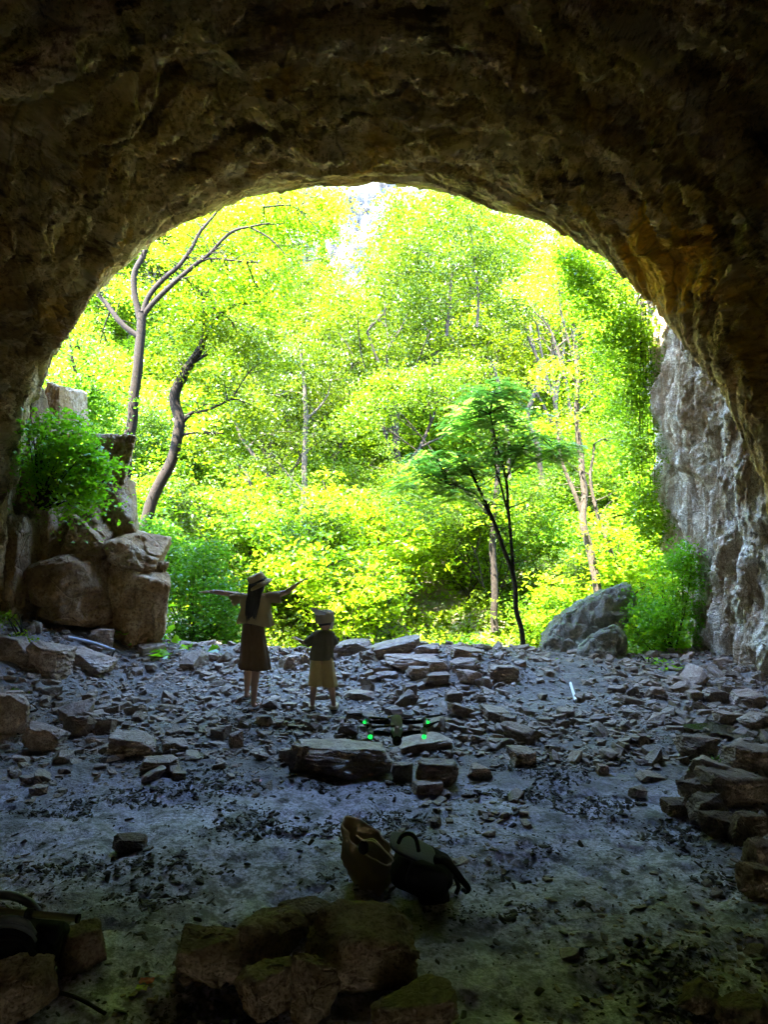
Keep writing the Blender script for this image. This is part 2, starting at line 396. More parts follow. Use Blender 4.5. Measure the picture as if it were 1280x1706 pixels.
for o_, dy in out_s:
    p = rim+rad*o_*(1+1.1*ss(.5, 4, rim[:, 0]))[:, None]; p[:, 1] += dy; orow.append(p)
rows = orow[::-1]+rows
w_all = np.concatenate([-np.array([s[0] for s in out_s])[::-1], ws])
C3 = np.array(rows)                      # (nw, NU, 3)
nw = len(rows); Pc = C3.reshape(-1, 3); Wc = np.repeat(w_all, NU); Rc = np.tile(rad, (nw, 1))
def steps(n, k, sharp=.12):
    q = n*k; f = q-np.floor(q); return (np.floor(q)+ss(1-sharp, 1, f))/k
def strata(P, per, warp, seed=0., tilt=.85):
    s = (.42*P[:, 2]+tilt*P[:, 1])/per+warp*fbm(P*.33+seed, 3)+.10*P[:, 0]/per
    f = s-np.floor(s); lay = pn(np.stack([np.floor(s)*7.13, 0*s, 0*s+seed], 1)*1.37)
    return (np.clip(f*1.12, 0, 1)**1.3*(f < .985))*(.65+.8*np.abs(lay))
amp = np.where(Wc < 0, .5, .22+.78*ss(.0, 1.6, Wc))
d = .34*fbm(Pc*.42+5, 3)*amp
d += .10*ridged(Pc*np.array([.9, .9, 1.6])+2, 3)*amp
d += .16*steps(fbm(Pc*np.array([.9, .9, 1.3])+77, 3), 4)*(.3+.7*amp)+.09*steps(fbm(Pc*2.3+61, 3), 3)*(.3+.7*amp)
d += .34*(strata(Pc, .62, .7)-.5)*(.35+.65*amp)
d += .06*(strata(Pc, .21, .9, 4.)-.5)*(.5+.5*amp)
d += .05*ridged(Pc*3.4+8, 4)*(.4+.6*amp)+.022*ridged(Pc*9+3, 3)+.05*(strata(Pc, .11, 1.2, 9., .8)-.5)
d += .10*np.abs(fbm(Pc*1.5+40, 3))*amp
# jointed beds: each bed is broken into blocks that stand a little proud or back
Uc = np.tile(np.linspace(0, 25, NU), nw)
def hsh(a, b): return np.modf(np.abs(np.sin(a*127.1+b*311.7)*43758.5453))[0]
for per, wd, am, sd_ in ((.34, 1.1, .17, 1.), (.17, .55, .08, 7.)):
    q_ = (.42*Pc[:, 2]+.85*Pc[:, 1])/per+.55*fbm(Pc*.3+sd_, 2)+.06*fbm(Pc*3+sd_, 2); Lq = np.floor(q_); fq = q_-Lq
    xq = Uc/wd+hsh(Lq, sd_)*9+.25*fbm(Pc*1.2+sd_+5, 2); Bq = np.floor(xq); gq = xq-Bq
    mk = ss(-.25, .15, fbm(Pc*.5+20+sd_, 2))
    blk = am*(hsh(Lq+.5, Bq)-.5)+am*.9*fq**1.2*(fq < .97)+.06*(1-ss(.0, .05, np.minimum(gq, 1-gq)))*(hsh(Bq, Lq) > .4)
    d += blk*mk*(.45+.55*amp)
# pits where blocks have fallen away
pit = ss(.30, .52, pn(Pc*.8+31)); d += .22*pit*amp
# large features: alcoves (positive = away from the room) and bosses
def feat(px, py, Yd, r, a, sq=(1, 1, 1)):
    c = at(px, py, Yd); q = (Pc-c)/np.asarray(sq); return a*np.exp(-(np.sum(q*q, 1)/(r*r))**1.5)
F_ = [(1215, 300, 7.6, 1.15, 1.0, (.75, 1.2, 1.25)), (960, 100, 8.0, .85, .75, (1.3, .9, .7)), (1010, 300, 9.0, .45, .4, (.5, 1, 1.6)),
      (1085, 300, 8.3, .7, -.35, (.35, 1.0, 1.6)), (1160, 520, 8.4, .6, -.25, (.6, 1.2, 1.4)), (1180, 130, 7.2, .5, -.35, (1.6, 1, .5)),
      (880, 60, 7.6, .45, -.35, (1.8, .8, .5)), (200, 200, 8.5, 1.0, .45, (1.5, 1, .8)), (480, 120, 8.0, .8, -.3, (1.6, 1, .7)), (90, 480, 9.0, .7, -.25, (.7, 1.2, 1.5)),
      (700, 120, 8.0, .9, .3, (1.6, 1, .6))]
for f_ in F_:
    dd = feat(*f_); d += dd*(1+.25*pn(Pc*2.2))
d *= .30+.70*ss(0, 1.3, np.abs(Wc))
Pc = Pc+Rc*d[:, None]
Pc[:, 1] += .05*fbm(Pc*2.1+70, 3)*(Wc < 6)
cave = obj('cave', Pc, grid_faces(nw, NU)[:, ::-1], M['cave']); tag(cave, 'dark brown limestone cave vault round the opening', kind='structure')

# right-hand pillar of pale rock, a column leaning out beyond the dark lip
sil = [(1150, 1330, 10.0), (1180, 1150, 10.2), (1168, 1100, 10.5), (1150, 1000, 11.0), (1128, 880, 11.3), (1108, 780, 11.6), (1098, 680, 11.8), (1094, 600, 11.9), (1087, 530, 12.), (1078, 450, 12.), (1065, 330, 12.)]
S = smooth_path(np.array([at(*p) for p in sil]), 420); K = 520
th = np.linspace(0, 2*math.pi, K, endpoint=False)
rr = np.interp(np.linspace(0, 1, 420), [0, .15, .6, 1], [1.3, 1.25, 1.2, 1.2])
cx = S[:, 0]+rr+.22; V = np.stack([cx[:, None]-rr[:, None]*np.cos(th)*1.0, S[:, 1][:, None]-rr[:, None]*np.sin(th)*2.0-.3, np.repeat(S[:, 2][:, None], K, 1)], -1)
P = V.reshape(-1, 3); N = np.stack([-np.cos(th), -np.sin(th), 0*th], 1); N = np.tile(N, (420, 1))
q = P*np.array([1, 1, .38])
v_ = P*np.array([1, 1, .35]); d = .22*fbm(P*.6+3, 3)+.20*steps(fbm(v_*1.5+3, 3), 5)+.10*steps(fbm(v_*4+9, 3), 4)+.05*ridged(v_*np.array([5, 5, 3.4])+1, 3)+.018*ridged(P*np.array([14, 14, 6]), 3)-.20*ss(.34, .46, pn(P*np.array([1.3, 1.3, .8])+12))
P = P+N*d[:, None]
pl = obj('rock_pillar', P, grid_faces(420, K, True), M['pillar'], origin=(cx[0], S[0, 1], 0))
tag(pl, 'tall pale grey weathered limestone pillar closing the right side of the cave mouth', 'rock pillar')

# far cliff closing the valley
nx, nz = 200, 160
xs = np.linspace(-70, 70, nx); zs = np.linspace(8, 62, nz); X, Zc = np.meshgrid(xs, zs, indexing='ij')
Yc = 64+.12*(Zc-20)-.004*X*X
P = np.stack([X.ravel(), Yc.ravel(), Zc.ravel()], 1)
d = 2.2*fbm(P*np.array([.10, .1, .06])+3, 4)+1.2*ridged(P*np.array([.3, .3, .12]), 4)+.5*(strata(P, 2.2, 1.2)-.5)
P[:, 1] -= d
front = grid_faces(nx, nz)
Pb = P.copy(); Pb[:, 1] = 100
mb = MB(); mb.add(P, front)
top = np.arange(nx)*nz+nz-1
V = np.vstack([P[top], P[top]*np.array([1, 0, 1])+np.array([0, 115, 0])]); i = np.arange(nx-1)
mb.add(V, np.stack([i, i+1, i+1+nx, i+nx], 1))
cf = mb.obj('cliff', M['cliff'], origin=(0, 64, 20)); tag(cf, 'sunlit whitish grey cliff face high behind the trees', kind='structure')

# ------------------------------------------------------------ rocks
def rock_shape(seed, sub=4, n=9, box=.8, led=.05, fb=.05, **kw):
    """an angular block: a cube cut by random planes, edges chipped, surfaces roughened"""
    r = np.random.RandomState(seed); bm = bmesh.new(); bmesh.ops.create_cube(bm, size=2)
    for v in bm.verts: v.co += Vector(r.normal(size=3)*.16)
    for i in range(n):
        nn = r.normal(size=3); nn /= np.linalg.norm(nn); d = r.uniform(.78, 1.15)*(.6+.4*np.abs(nn).sum()/1.2)
        bmesh.ops.bisect_plane(bm, geom=bm.verts[:]+bm.edges[:]+bm.faces[:], plane_co=Vector(nn*d), plane_no=Vector(nn), clear_outer=True)
        ed = [e for e in bm.edges if e.is_boundary]
        if ed: bmesh.ops.holes_fill(bm, edges=ed)
    bmesh.ops.remove_doubles(bm, verts=bm.verts[:], dist=.06)
    V0 = [v.co.copy() for v in bm.verts]; bm.free(); bm = bmesh.new()
    for v in V0: bm.verts.new(v)
    h = bmesh.ops.convex_hull(bm, input=bm.verts[:]); bmesh.ops.delete(bm, geom=[v for v in h['geom_interior'] if isinstance(v, bmesh.types.BMVert)], context='VERTS')
    bmesh.ops.dissolve_limit(bm, angle_limit=.12, verts=bm.verts[:], edges=bm.edges[:])
    if sub > 1: bmesh.ops.bevel(bm, geom=bm.edges[:], offset=.035, segments=1, affect='EDGES', clamp_overlap=True)
    bmesh.ops.triangulate(bm, faces=bm.faces[:])
    ml = {1: 9, 2: 1.1, 3: .32, 4: .16, 5: .085}[sub]
    for _ in range(6):
        ed = [e for e in bm.edges if e.calc_length() > ml]
        if not ed or sub == 1: break
        bmesh.ops.subdivide_edges(bm, edges=ed, cuts=1); bmesh.ops.triangulate(bm, faces=[f for f in bm.faces if len(f.verts) > 3])
    bm.normal_update(); bm.verts.index_update()
    V = np.array([v.co[:] for v in bm.verts]); N = np.array([v.normal[:] for v in bm.verts]); F = np.array([[v.index for v in f.verts] for f in bm.faces]); bm.free()
    o = r.uniform(-50, 50, 3)
    if fb and sub > 1:
        V = V+N*(fb*1.1*fbm(V*1.3+o, 3)+.5*fb*ridged(V*3.2+o, 4)-.07*ss(.22, .28, pn(V*1.2+o+7)))[:, None]
    if led and sub > 2:
        q = V[:, 2]*3.2+.8*fbm(V*.9+o, 2); f = q-np.floor(q); V[:, :2] *= (1-led*np.clip(f*1.3, 0, 1)**3)[:, None]
    V -= (V.max(0)+V.min(0))/2; V /= (V.max(0)-V.min(0))/2
    return V, F
def rotm(rx, ry, rz): return np.array(Euler((rx, ry, rz)).to_matrix())
def rock(name, c, dims, seed, mat, rot=(0, 0, 0), label=None, cat=None, group=None, parent=None, sub=4, **kw):
    V, F = rock_shape(seed, sub, **kw); V = V*np.asarray(dims)/2; V = V@rotm(*rot).T
    base = np.array(c, float)
    o = obj(name, V+base, F, mat, parent, True, None if parent is not None else base, .5)
    return tag(o, label, cat, group)
def rock_px(x0, x1, yt, yb, seed, label, mat='stone', rot=(0, 0, 0), dep=.75, name='rock', cat='rock', group=None, Y=None, sub=4, z0=None, parent=None, **kw):
    """a rock whose outline spans x0..x1, its top edge at yt and its foot at yb"""
    xm = (x0+x1)/2
    b = on_ground(xm, yb) if Y is None else at(xm, yb, Y)
    s = b[1]/FPX; wd = (x1-x0)*s; dp = wd*dep
    yc = b[1]+dp*.45
    ztop = CAMZ-(yt-HZ)/FPX*(b[1]+dp*.55)
    h = max(ztop-b[2], wd*.12)
    wd *= (yc/b[1])
    c = ((xm-CX)/FPX*yc, yc, b[2]+h/2-.06*h)
    return rock(name, c, (wd, dp, h*1.12), seed, M[mat], rot, label, cat, group, parent, sub, **kw)

# ------------------------------------------------------------ foliage and trees
def leaves(mb, C, size, rs, up=.5, asp=.55, fold=.12, svar=.6):
    n = len(C); N = rs.normal(size=(n, 3)); N[:, 2] = np.abs(N[:, 2])+up*2; N /= np.linalg.norm(N, axis=1)[:, None]
    A = rs.normal(size=(n, 3)); A -= N*np.sum(A*N, 1)[:, None]; A /= np.linalg.norm(A, axis=1)[:, None]; B = np.cross(N, A)
    s = (size*(1+svar*rs.uniform(-1, 1, n)))[:, None]
    V = np.stack([C-A*s*.5, C+B*s*asp*.5+N*s*fold, C+A*s*.5-N*s*fold*.5, C-B*s*asp*.5+N*s*fold], 1).reshape(-1, 3)
    mb.add(V, np.arange(n*4).reshape(n, 4))
def blob(rs, c, r, n, hollow=.0):
    """leaf positions: flat sprays through an uneven ellipsoid, with gaps between"""
    c = np.asarray(c, float); r = np.asarray(r, float)*1.25
    ns = max(8, int(n/16)); d = rs.normal(size=(ns*2, 3)); d /= np.linalg.norm(d, axis=1)[:, None]
    S = c+d*r*(rs.uniform(hollow, 1, ns*2)**(1/2.2))[:, None]
    S = S[pn(S*2.1+5) > -.12][:ns]; ns = len(S)
    if ns == 0: S = c[None]; ns = 1
    k = rs.randint(0, ns, n); sp = min(.16, .05+np.mean(r)*.22); a = rs.normal(size=(ns, 2))*.25
    o = rs.normal(size=(n, 3))*np.array([sp, sp, sp*.18]); o[:, 2] += o[:, 0]*a[k, 0]+o[:, 1]*a[k, 1]-.4*(o[:, 0]**2+o[:, 1]**2)/sp
    return S[k]+o
def fronds(mb, C, rs, length=.38, leaf=.05, n=None):
    """compound leaves: a drooping rib with paired leaflets, C centres"""
    allc = []; ax = []
    V = []; m = 13
    for c in C:
        a = rs.uniform(0, 2*math.pi); d = np.array([math.cos(a), math.sin(a), rs.uniform(-.15, .25)]); s = np.array([-d[1], d[0], rs.uniform(-.2, .2)])
        t = np.linspace(.12, 1, m); L = length*rs.uniform(.7, 1.2)
        Pm = c+d*(t*L)[:, None]; Pm[:, 2] -= .35*L*t*t
        wv = leaf*(1.1-.6*np.abs(t-.45)); hw = leaf*.34
        dn = d*hw
        for sg in (-1, 1):
            tip = Pm+s*(sg*wv)[:, None]*1.5+d*leaf*.3; tip[:, 2] -= leaf*.25
            mid = (Pm+tip)/2
            V.append(np.stack([Pm, mid+dn*.6, tip, mid-dn*.6], 1))
    V = np.concatenate(V).reshape(-1, 3); mb.add(V, np.arange(len(V)).reshape(-1, 4))
def grow(rs, p, d, L, r, depth, segs, tips, spread=.65, up=.12, nk=(2, 4), wob=.16):
    n = 6; pts = [p]; dd = d/np.linalg.norm(d)
    for i in range(n):
        dd = dd+rs.normal(size=3)*wob+np.array([0, 0, up*.3]); dd /= np.linalg.norm(dd); pts.append(pts[-1]+dd*L/n)
    pts = np.array(pts); r1 = r*.55 if depth else r*.3
    segs.append((pts, np.linspace(r, r1, n+1)))
    if depth == 0: tips.extend(pts[2:]); return
    k = rs.randint(nk[0], nk[1]+1)
    for j in range(k):
        i = n if j == 0 else rs.randint(2, n+1)
        a = rs.uniform(0, 2*math.pi); o = np.array([math.cos(a), math.sin(a), rs.uniform(-.1, .6)])
        nd = dd*(1-spread)+o*spread; grow(rs, pts[i], nd, L*rs.uniform(.55, .8), np.interp(i, [0, n], [r, r1])*.7, depth-1, segs, tips, spread, up, nk, wob)
def make_tree(name, seed, h, crown_w, nleaf, leaf, lmat, bmat, label, cat='tree', group=None, loc=(0, 0, 0), trunk_frac=.42, r0=.12, lean=.08, flat=.45, spread=.65, depth=2, spray=.30):
    rs = np.random.RandomState(seed); root = empty(name, loc, label, cat, group); base = np.array(loc, float)
    segs = []; tips = []
    th = h*trunk_frac; pts = [base+np.array([0, 0, -.3])]; dd = np.array([rs.normal()*lean, rs.normal()*lean, 1.])
    for i in range(7): dd = dd+rs.normal(size=3)*np.array([.07, .07, .02]); dd /= np.linalg.norm(dd); pts.append(pts[-1]+dd*(th+.3)/7)
    pts = np.array(pts); segs.append((pts, np.linspace(r0, r0*.7, 8)))
    # leader and limbs
    for j in range(5):
        a = j*2.4+rs.uniform(0, .8); s = crown_w*.5
        o = np.array([math.cos(a)*s, math.sin(a)*s, (h-th)*rs.uniform(.35, .8)]); st = pts[-1-(j % 3)]
        if j == 0: o = np.array([rs.normal()*.2, rs.normal()*.2, (h-th)])
        grow(rs, st, o, np.linalg.norm(o)*.62, r0*.5, depth, segs, tips, spread)
    tips = np.array(tips)
    mb = MB()
    for P_, r_ in segs: tube(mb, P_, np.maximum(r_, .008), 7 if r_[0] > .05 else 5, False)
    mb.obj('trunk', bmat, root)
    k = rs.randint(0, len(tips), nleaf); j = rs.randint(0, 9, nleaf)
    off = rs.normal(size=(len(tips)*9, 3))*np.array([spray, spray, spray*flat])
    C = tips[k]+off[(k*9+j)]+rs.normal(size=(nleaf, 3))*np.array([.11, .11, .05])*spray/.3
    mc = MB(); leaves(mc, C, leaf, rs, .45); mc.obj('crown', lmat, root, False)
    return root

protos = [
 dict(seed=1, h=7.5, crown_w=5.5, nleaf=19266, leaf=0.088, lmat=M['leaf'], bmat=M['bark'], flat=.35, trunk_frac=.28),
 dict(seed=2, h=9.0, crown_w=4.2, nleaf=20748, leaf=0.082, lmat=M['leaf'], bmat=M['barkpale'], flat=.5, trunk_frac=.33),
 dict(seed=3, h=6.0, crown_w=5.0, nleaf=19266, leaf=0.075, lmat=M['leafmid'], bmat=M['bark'], flat=.4, trunk_frac=.2),
 dict(seed=4, h=10., crown_w=4.6, nleaf=20748, leaf=0.095, lmat=M['leaf'], bmat=M['barkdark'], flat=.3, trunk_frac=.3),
 dict(seed=5, h=4.2, crown_w=3.6, nleaf=16302, leaf=0.068, lmat=M['leafmid'], bmat=M['bark'], flat=.6, trunk_frac=.12, r0=.06),
 dict(seed=6, h=8.0, crown_w=3.6, nleaf=16302, leaf=0.102, lmat=M['leaf'], bmat=M['barkpale'], flat=.45, trunk_frac=.4, r0=.09),
]
plabels = ['spreading yellow-green broadleaf tree on the sunlit valley slope', 'tall pale-stemmed broadleaf tree on the sunlit valley slope', 'low bushy green tree on the valley slope',
           'tall layered yellow-green tree on the valley slope', 'small leafy understorey tree on the valley floor', 'slender pale-trunked tree on the valley slope']
GRP = 'broadleaf trees filling the valley beyond the cave'
rsF = np.random.RandomState(11)
spots = []
y = 17.5
while y < 62:
    step = 2.6+.030*y; xw0, xw1 = -.60*y-1, .47*y+1
    n = int((xw1-xw0)/step)+1
    for i in range(n):
        spots.append((xw0+(i+.5+rsF.uniform(-.35, .35))*(xw1-xw0)/n, y+rsF.uniform(-.9, .9)))
    y += step*.95
proto_obj = {}
cnt = 0
for (x, y) in spots:
    z = float(H(x, y)); px = CX+x/y*FPX
    k = rsF.choice([0, 1, 2, 3, 4, 5], p=[.24, .17, .16, .17, .10, .16])
    if y < 22.5: k = 4
    p = protos[k]; s = rsF.uniform(.85, 1.25)
    if y < 22.5: s *= .75
    gap = 470 < px < 640
    if gap and y > 24:
        lim = CAMZ+(HZ-(480 if px > 520 else 400))/FPX*y   # the cliff shows above these
        if z > lim-1: continue
        s = min(s, (lim-z)/p['h']/1.05)
        if s < .35: continue
    loc = (x, y, z)
    if k not in proto_obj:
        t = make_tree('forest_tree', loc=(0, 0, 0), label=plabels[k], group=GRP, **p); t.location = loc; t.scale = (s, s, s); proto_obj[k] = t
    else:
        t = copy_tree(proto_obj[k], loc, rsF.uniform(0, 6.28), s)
    cnt += 1
print('forest trees', cnt)
# cypress below the cliff
def cypress():
    p = at(537, 478, 50.); root = empty('cypress', p, 'narrow dark cypress standing below the pale cliff at the top of the opening', 'tree'); rs = np.random.RandomState(5)
    mb = MB(); tube(mb, [p+np.array([0, 0, -1.2]), p+np.array([0, 0, 3.])], [.12, .03]); mb.obj('trunk', M['bark'], root)
    n = 5000; t = rs.uniform(0, 1, n)**1.2; a = rs.uniform(0, 6.28, n); r = (.95*(1-t)**.7+.05)*rs.uniform(.5, 1, n)*(1+.25*np.sin(t*40))
    C = p+np.stack([r*np.cos(a), r*np.sin(a), t*4.2-.8], 1); mc = MB(); leaves(mc, C, .16, rs, .1); mc.obj('crown', M['leafdark'], root, False)
cypress()

# ground cover outside
rs = np.random.RandomState(21)
def cover(n, x0, x1, y0, y1, size, mat, name, label, hmax=.6, clump=1.3, seed=3):
    rs = np.random.RandomState(seed); x = rs.uniform(x0, x1, n); y = y0+(y1-y0)*rs.uniform(0, 1, n)**1.3
    keep = np.abs(x/y) < .62; x = x[keep]; y = y[keep]
    den = fbm(np.stack([x/clump, y/clump, 0*x+seed], 1), 3); k = (den > -.25) & ~((np.abs(x-.3) < 4.3) & (y < 15.0)); x = x[k]; y = y[k]; den = den[k]
    z = GZ(x, y)+rs.uniform(0, 1, len(x))*hmax*np.clip(den+.4, .15, 1.2)
    mb = MB(); leaves(mb, np.stack([x, y, z], 1), size, rs, .35); o = mb.obj(name, mat, None, False); tag(o, label, kind='stuff'); return o
cover(60000, -9, 8, 11.6, 20, .09, M['leafbright'], 'undergrowth', 'low green plants covering the ground beyond the cave', .55, 1.2, 3)
cover(110000, -22, 20, 16, 42, .16, M['leaf'], 'slope_undergrowth', 'bright green ground cover on the sunlit slope', .9, 2.0, 4)

def px_tree(name, label, Y, stems, clumps, leaf, lmat, bmat, seed, style='leaf', flat=.45, thick=None):
    """stems: lists of (px,py,radius px[,dY]); clumps: (px,py,rx,ry,count[,dY])"""
    leaf *= .7; clumps = [(c[0], c[1], c[2], c[3], int(c[4]*(1 if style == 'frond' else 1.15)))+tuple(c[5:]) for c in clumps]
    rs = np.random.RandomState(seed); s0 = stems[0][0]; root = empty(name, at(s0[0], s0[1], Y), label, 'tree')
    mb = MB(); tips = []
    for st in stems:
        P = np.array([at(q[0], q[1], Y+(q[3] if len(q) > 3 else 0)) for q in st]); r = np.array([q[2] for q in st])*Y/FPX
        n = max(6, len(st)*5); Q = smooth_path(P, n); rr = np.interp(np.linspace(0, 1, n), np.linspace(0, 1, len(r)), r)
        Q += .025*np.stack([pn(Q*2+3), pn(Q*2+9), 0*Q[:, 0]], 1)
        tube(mb, Q, rr, 10 if rr[0] > .05 else 6); tips.append(Q)
        for j in range(len(Q)//2):      # side twigs
            i = rs.randint(len(Q)//3, len(Q)); a = rs.uniform(0, 6.28); L = rs.uniform(.25, .8)
            e = Q[i]+np.array([math.cos(a), .6*math.sin(a), rs.uniform(-.1, .7)])*L; m_ = (Q[i]+e)/2+rs.normal(size=3)*.06
            if rr[i] < .055: tube(mb, smooth_path([Q[i], m_, e], 5), np.linspace(min(rr[i]*.5, .012), .003, 5), 4, False)
    TQ = np.concatenate(tips)
    mc = MB(); Call = []
    for c in clumps:
        Yc = Y+(c[5] if len(c) > 5 else rs.uniform(-.5, .5)); cc = at(c[0], c[1], Yc); rx = c[2]*Yc/FPX; rz = c[3]*Yc/FPX
        pts = blob(rs, cc, (rx, min(rx, 1.2), rz), c[4]); Call.append(pts)
        # a limb reaching into the clump
        i = np.argmin(np.linalg.norm(TQ-cc, axis=1)); m_ = (TQ[i]*.5+cc*.5)+np.array([0, 0, .12])
        tube(mb, smooth_path([TQ[i], m_, cc], 8), np.linspace(.02, .006, 8), 5, False)
        for j in range(4):
            e = cc+rs.normal(size=3)*np.array([rx, rx, rz])*.5; tube(mb, smooth_path([m_, (m_+e)/2+rs.normal(size=3)*.05, e], 5), np.linspace(.01, .003, 5), 4, False)
    Call = np.concatenate(Call)
    mb.obj('trunk', bmat, root)
    if style == 'frond': fronds(mc, Call[::13], rs, leaf*4.2, leaf)
    else: leaves(mc, Call, leaf, rs, .15)
    mc.obj('crown', lmat, root, False); return root

# the forked tree by the left side of the opening
px_tree('forked_tree', 'big dark forked tree leaning behind the left boulders, its limbs spreading right', 13.2,
 [[(196, 880, 10.56), (206, 800, 9.68), (212, 740, 9.24), (222, 680, 8.36), (230, 600, 7.92), (235, 545, 7.48), (237, 520, 7.04)],
  [(233, 562, 5.28), (213, 548, 4.84), (195, 530, 4.40), (175, 505, 3.96), (160, 485, 3.52), (145, 455, 2.64)],
  [(236, 540, 5.72), (226, 500, 5.28), (224, 460, 4.84), (238, 425, 4.40), (250, 395, 3.52)],
  [(237, 530, 5.28), (247, 495, 4.40), (270, 465, 3.96), (300, 440, 3.52), (322, 410, 3.08), (335, 385, 2.64), (362, 352, 1.76)],
  [(238, 528, 5.28), (255, 505, 4.40), (285, 475, 3.96), (318, 447, 3.52), (352, 420, 2.82), (385, 388, 2.29), (418, 378, 1.76), (450, 372, 1.14)],
  [(318, 447, 2.29), (345, 432, 1.94), (380, 433, 1.58), (410, 436, 1.06)], [(418, 380, 1.58), (450, 398, 1.23), (475, 425, 0.88)], [(440, 345, 1.41), (490, 345, 1.06), (530, 385, 0.79)]],
 [(310, 370, 60, 22, 2080, 0.69), (395, 350, 60, 24, 2560, 0.81), (470, 335, 60, 18, 2400, 0.57), (535, 330, 45, 15, 1600, 0.81), (440, 395, 55, 26, 2080, 1.17), (500, 375, 55, 24, 1920, 0.81), (545, 365, 30, 16, 720, 1.17), (380, 470, 55, 26, 1760, 0.69), (450, 460, 50, 30, 1920, 0.69),
  (330, 500, 40, 22, 960, 0.57), (290, 415, 35, 20, 960, 0.81), (200, 470, 40, 20, 720, 0.93), (120, 540, 40, 25, 1040, 0.57), (160, 600, 50, 25, 960, 1.17), (430, 505, 50, 16, 960, 0.81)],
 .09, M['leafbright'], M['barkdark'], 31)
px_tree('dark_tree', 'shaded dark green tree low against the left edge of the opening', 12.0,
 [[(110, 760, 4), (120, 700, 3.5), (130, 650, 3), (120, 600, 2.5), (115, 560, 1.5)]],
 [(140, 590, 45, 28, 1500), (110, 650, 35, 30, 1400), (150, 640, 40, 24, 1300), (150, 690, 40, 30, 1300)], .085, M['leafdark'], M['barkdark'], 32)
px_tree('crooked_tree', 'crooked brown-trunked tree right of the big forked one, bent in an S', 14.2,
 [[(228, 930, 11), (240, 880, 10), (257, 825, 9.5), (283, 772, 9), (299, 712, 9), (290, 665, 9), (305, 628, 8), (328, 590, 6.5), (342, 550, 6), (338, 510, 5), (332, 480, 4)],
  [(342, 552, 4.5), (360, 530, 3.6), (388, 510, 2.8), (432, 503, 1.6)], [(303, 705, 4), (318, 688, 3.2), (345, 683, 2.2), (385, 665, 1.4)], [(318, 608, 3.5), (332, 598, 2.6), (345, 590, 2)],
  [(295, 730, 3), (320, 722, 2.2), (372, 722, 1.2)], [(338, 500, 3), (355, 470, 2), (375, 440, 1.2)]],
 [(330, 540, 50, 22, 1200), (280, 600, 40, 20, 900), (400, 560, 50, 24, 1300), (440, 600, 40, 22, 900), (370, 640, 40, 18, 700), (300, 480, 40, 18, 800), (420, 690, 45, 18, 900), (360, 740, 50, 18, 1000)],
 .09, M['leaf'], M['barkdark'], 33)
px_tree('sumac_tree', 'slim dark-stemmed tree with feathery blue-green layered foliage right of centre', 12.6,
 [[(876, 1098, 4.6), (868, 1050, 4.4), (860, 1010, 4.2), (857, 960, 4.0), (840, 915, 3.4), (820, 860, 3), (800, 815, 2.6), (785, 785, 2)],
  [(858, 965, 3), (853, 905, 2.8), (848, 850, 2.6), (843, 800, 2.2), (830, 745, 1.8), (818, 690, 1.4)],
  [(846, 850, 2), (835, 810, 1.8), (826, 780, 1.5), (828, 740, 1.2)], [(822, 870, 2), (800, 830, 1.6), (770, 812, 1.2), (745, 806, 1)], [(843, 800, 1.6), (860, 760, 1.3), (880, 735, 1)]],
 [(830, 645, 35, 14, 1600), (800, 675, 45, 17, 2200), (850, 690, 40, 14, 1500), (780, 700, 40, 14, 1500), (880, 735, 50, 18, 2600), (920, 745, 30, 12, 1100), (850, 750, 30, 14, 1000), (740, 785, 50, 17, 2400), (700, 800, 40, 14, 1700), (770, 770, 45, 16, 2000), (720, 760, 35, 13, 1200), (760, 820, 35, 14, 1300)],
 .088, M['leafteal'], M['barkdark'], 34, 'frond')
px_tree('brown_trunk_tree', 'straight reddish brown trunk standing behind the feathery tree', 17.,
 [[(825, 1052, 6.5), (824, 980, 6), (822, 900, 5.5), (824, 850, 5), (830, 790, 4), (822, 720, 3.5)], [(823, 870, 3), (790, 830, 2.5), (760, 805, 2)]],
 [(820, 700, 60, 30, 1500), (700, 640, 70, 40, 2600), (640, 660, 50, 40, 2000), (600, 690, 40, 30, 1200), (760, 620, 60, 30, 1600)], .10, M['leafmid'], M['bark'], 35)
px_tree('leaning_tree', 'forked pale brown trunk leaning left beside the grey slab on the right', 15.0,
 [[(1000, 1010, 7.5), (995, 970, 7), (984, 920, 6.5), (972, 870, 6.2), (974, 820, 5.5), (968, 760, 5), (962, 690, 4.5), (962, 600, 4), (955, 540, 3)],
  [(974, 865, 4), (960, 830, 3.6), (948, 800, 3.2), (935, 760, 2.6), (928, 700, 2)], [(1022, 930, 3.6), (1008, 890, 3.4), (994, 850, 3), (985, 800, 2.6), (990, 740, 2)],
  [(962, 640, 2.4), (935, 600, 2), (915, 545, 1.6), (890, 520, 1.2)], [(958, 600, 2), (935, 520, 1.8), (928, 450, 1.6), (905, 410, 1.2)]],
 [(960, 500, 60, 30, 1800), (1010, 560, 50, 40, 2000), (900, 470, 50, 25, 1300), (1000, 640, 50, 40, 1800), (920, 620, 40, 20, 800), (940, 420, 45, 22, 1300), (1020, 740, 50, 40, 1700), (940, 700, 40, 16, 700)],
 .085, M['leafbright'], M['barkpale'], 36)
px_tree('pale_trunk_tree', 'straight pale trunk in the middle of the view above the child', 20.,
 [[(497, 1055, 7), (500, 990, 6.5), (504, 900, 5.5), (507, 800, 5), (509, 720, 4.5), (508, 640, 3.5), (500, 580, 2.5)], [(508, 700, 2.6), (530, 680, 2), (545, 660, 1.6)], [(506, 820, 2.4), (480, 790, 2), (455, 760, 1.4)]],
 [(500, 590, 60, 35, 1600), (560, 620, 50, 30, 1300), (460, 660, 50, 26, 1100), (540, 720, 50, 26, 1000), (450, 760, 40, 18, 600)], .12, M['leaf'], M['barkpale'], 37)
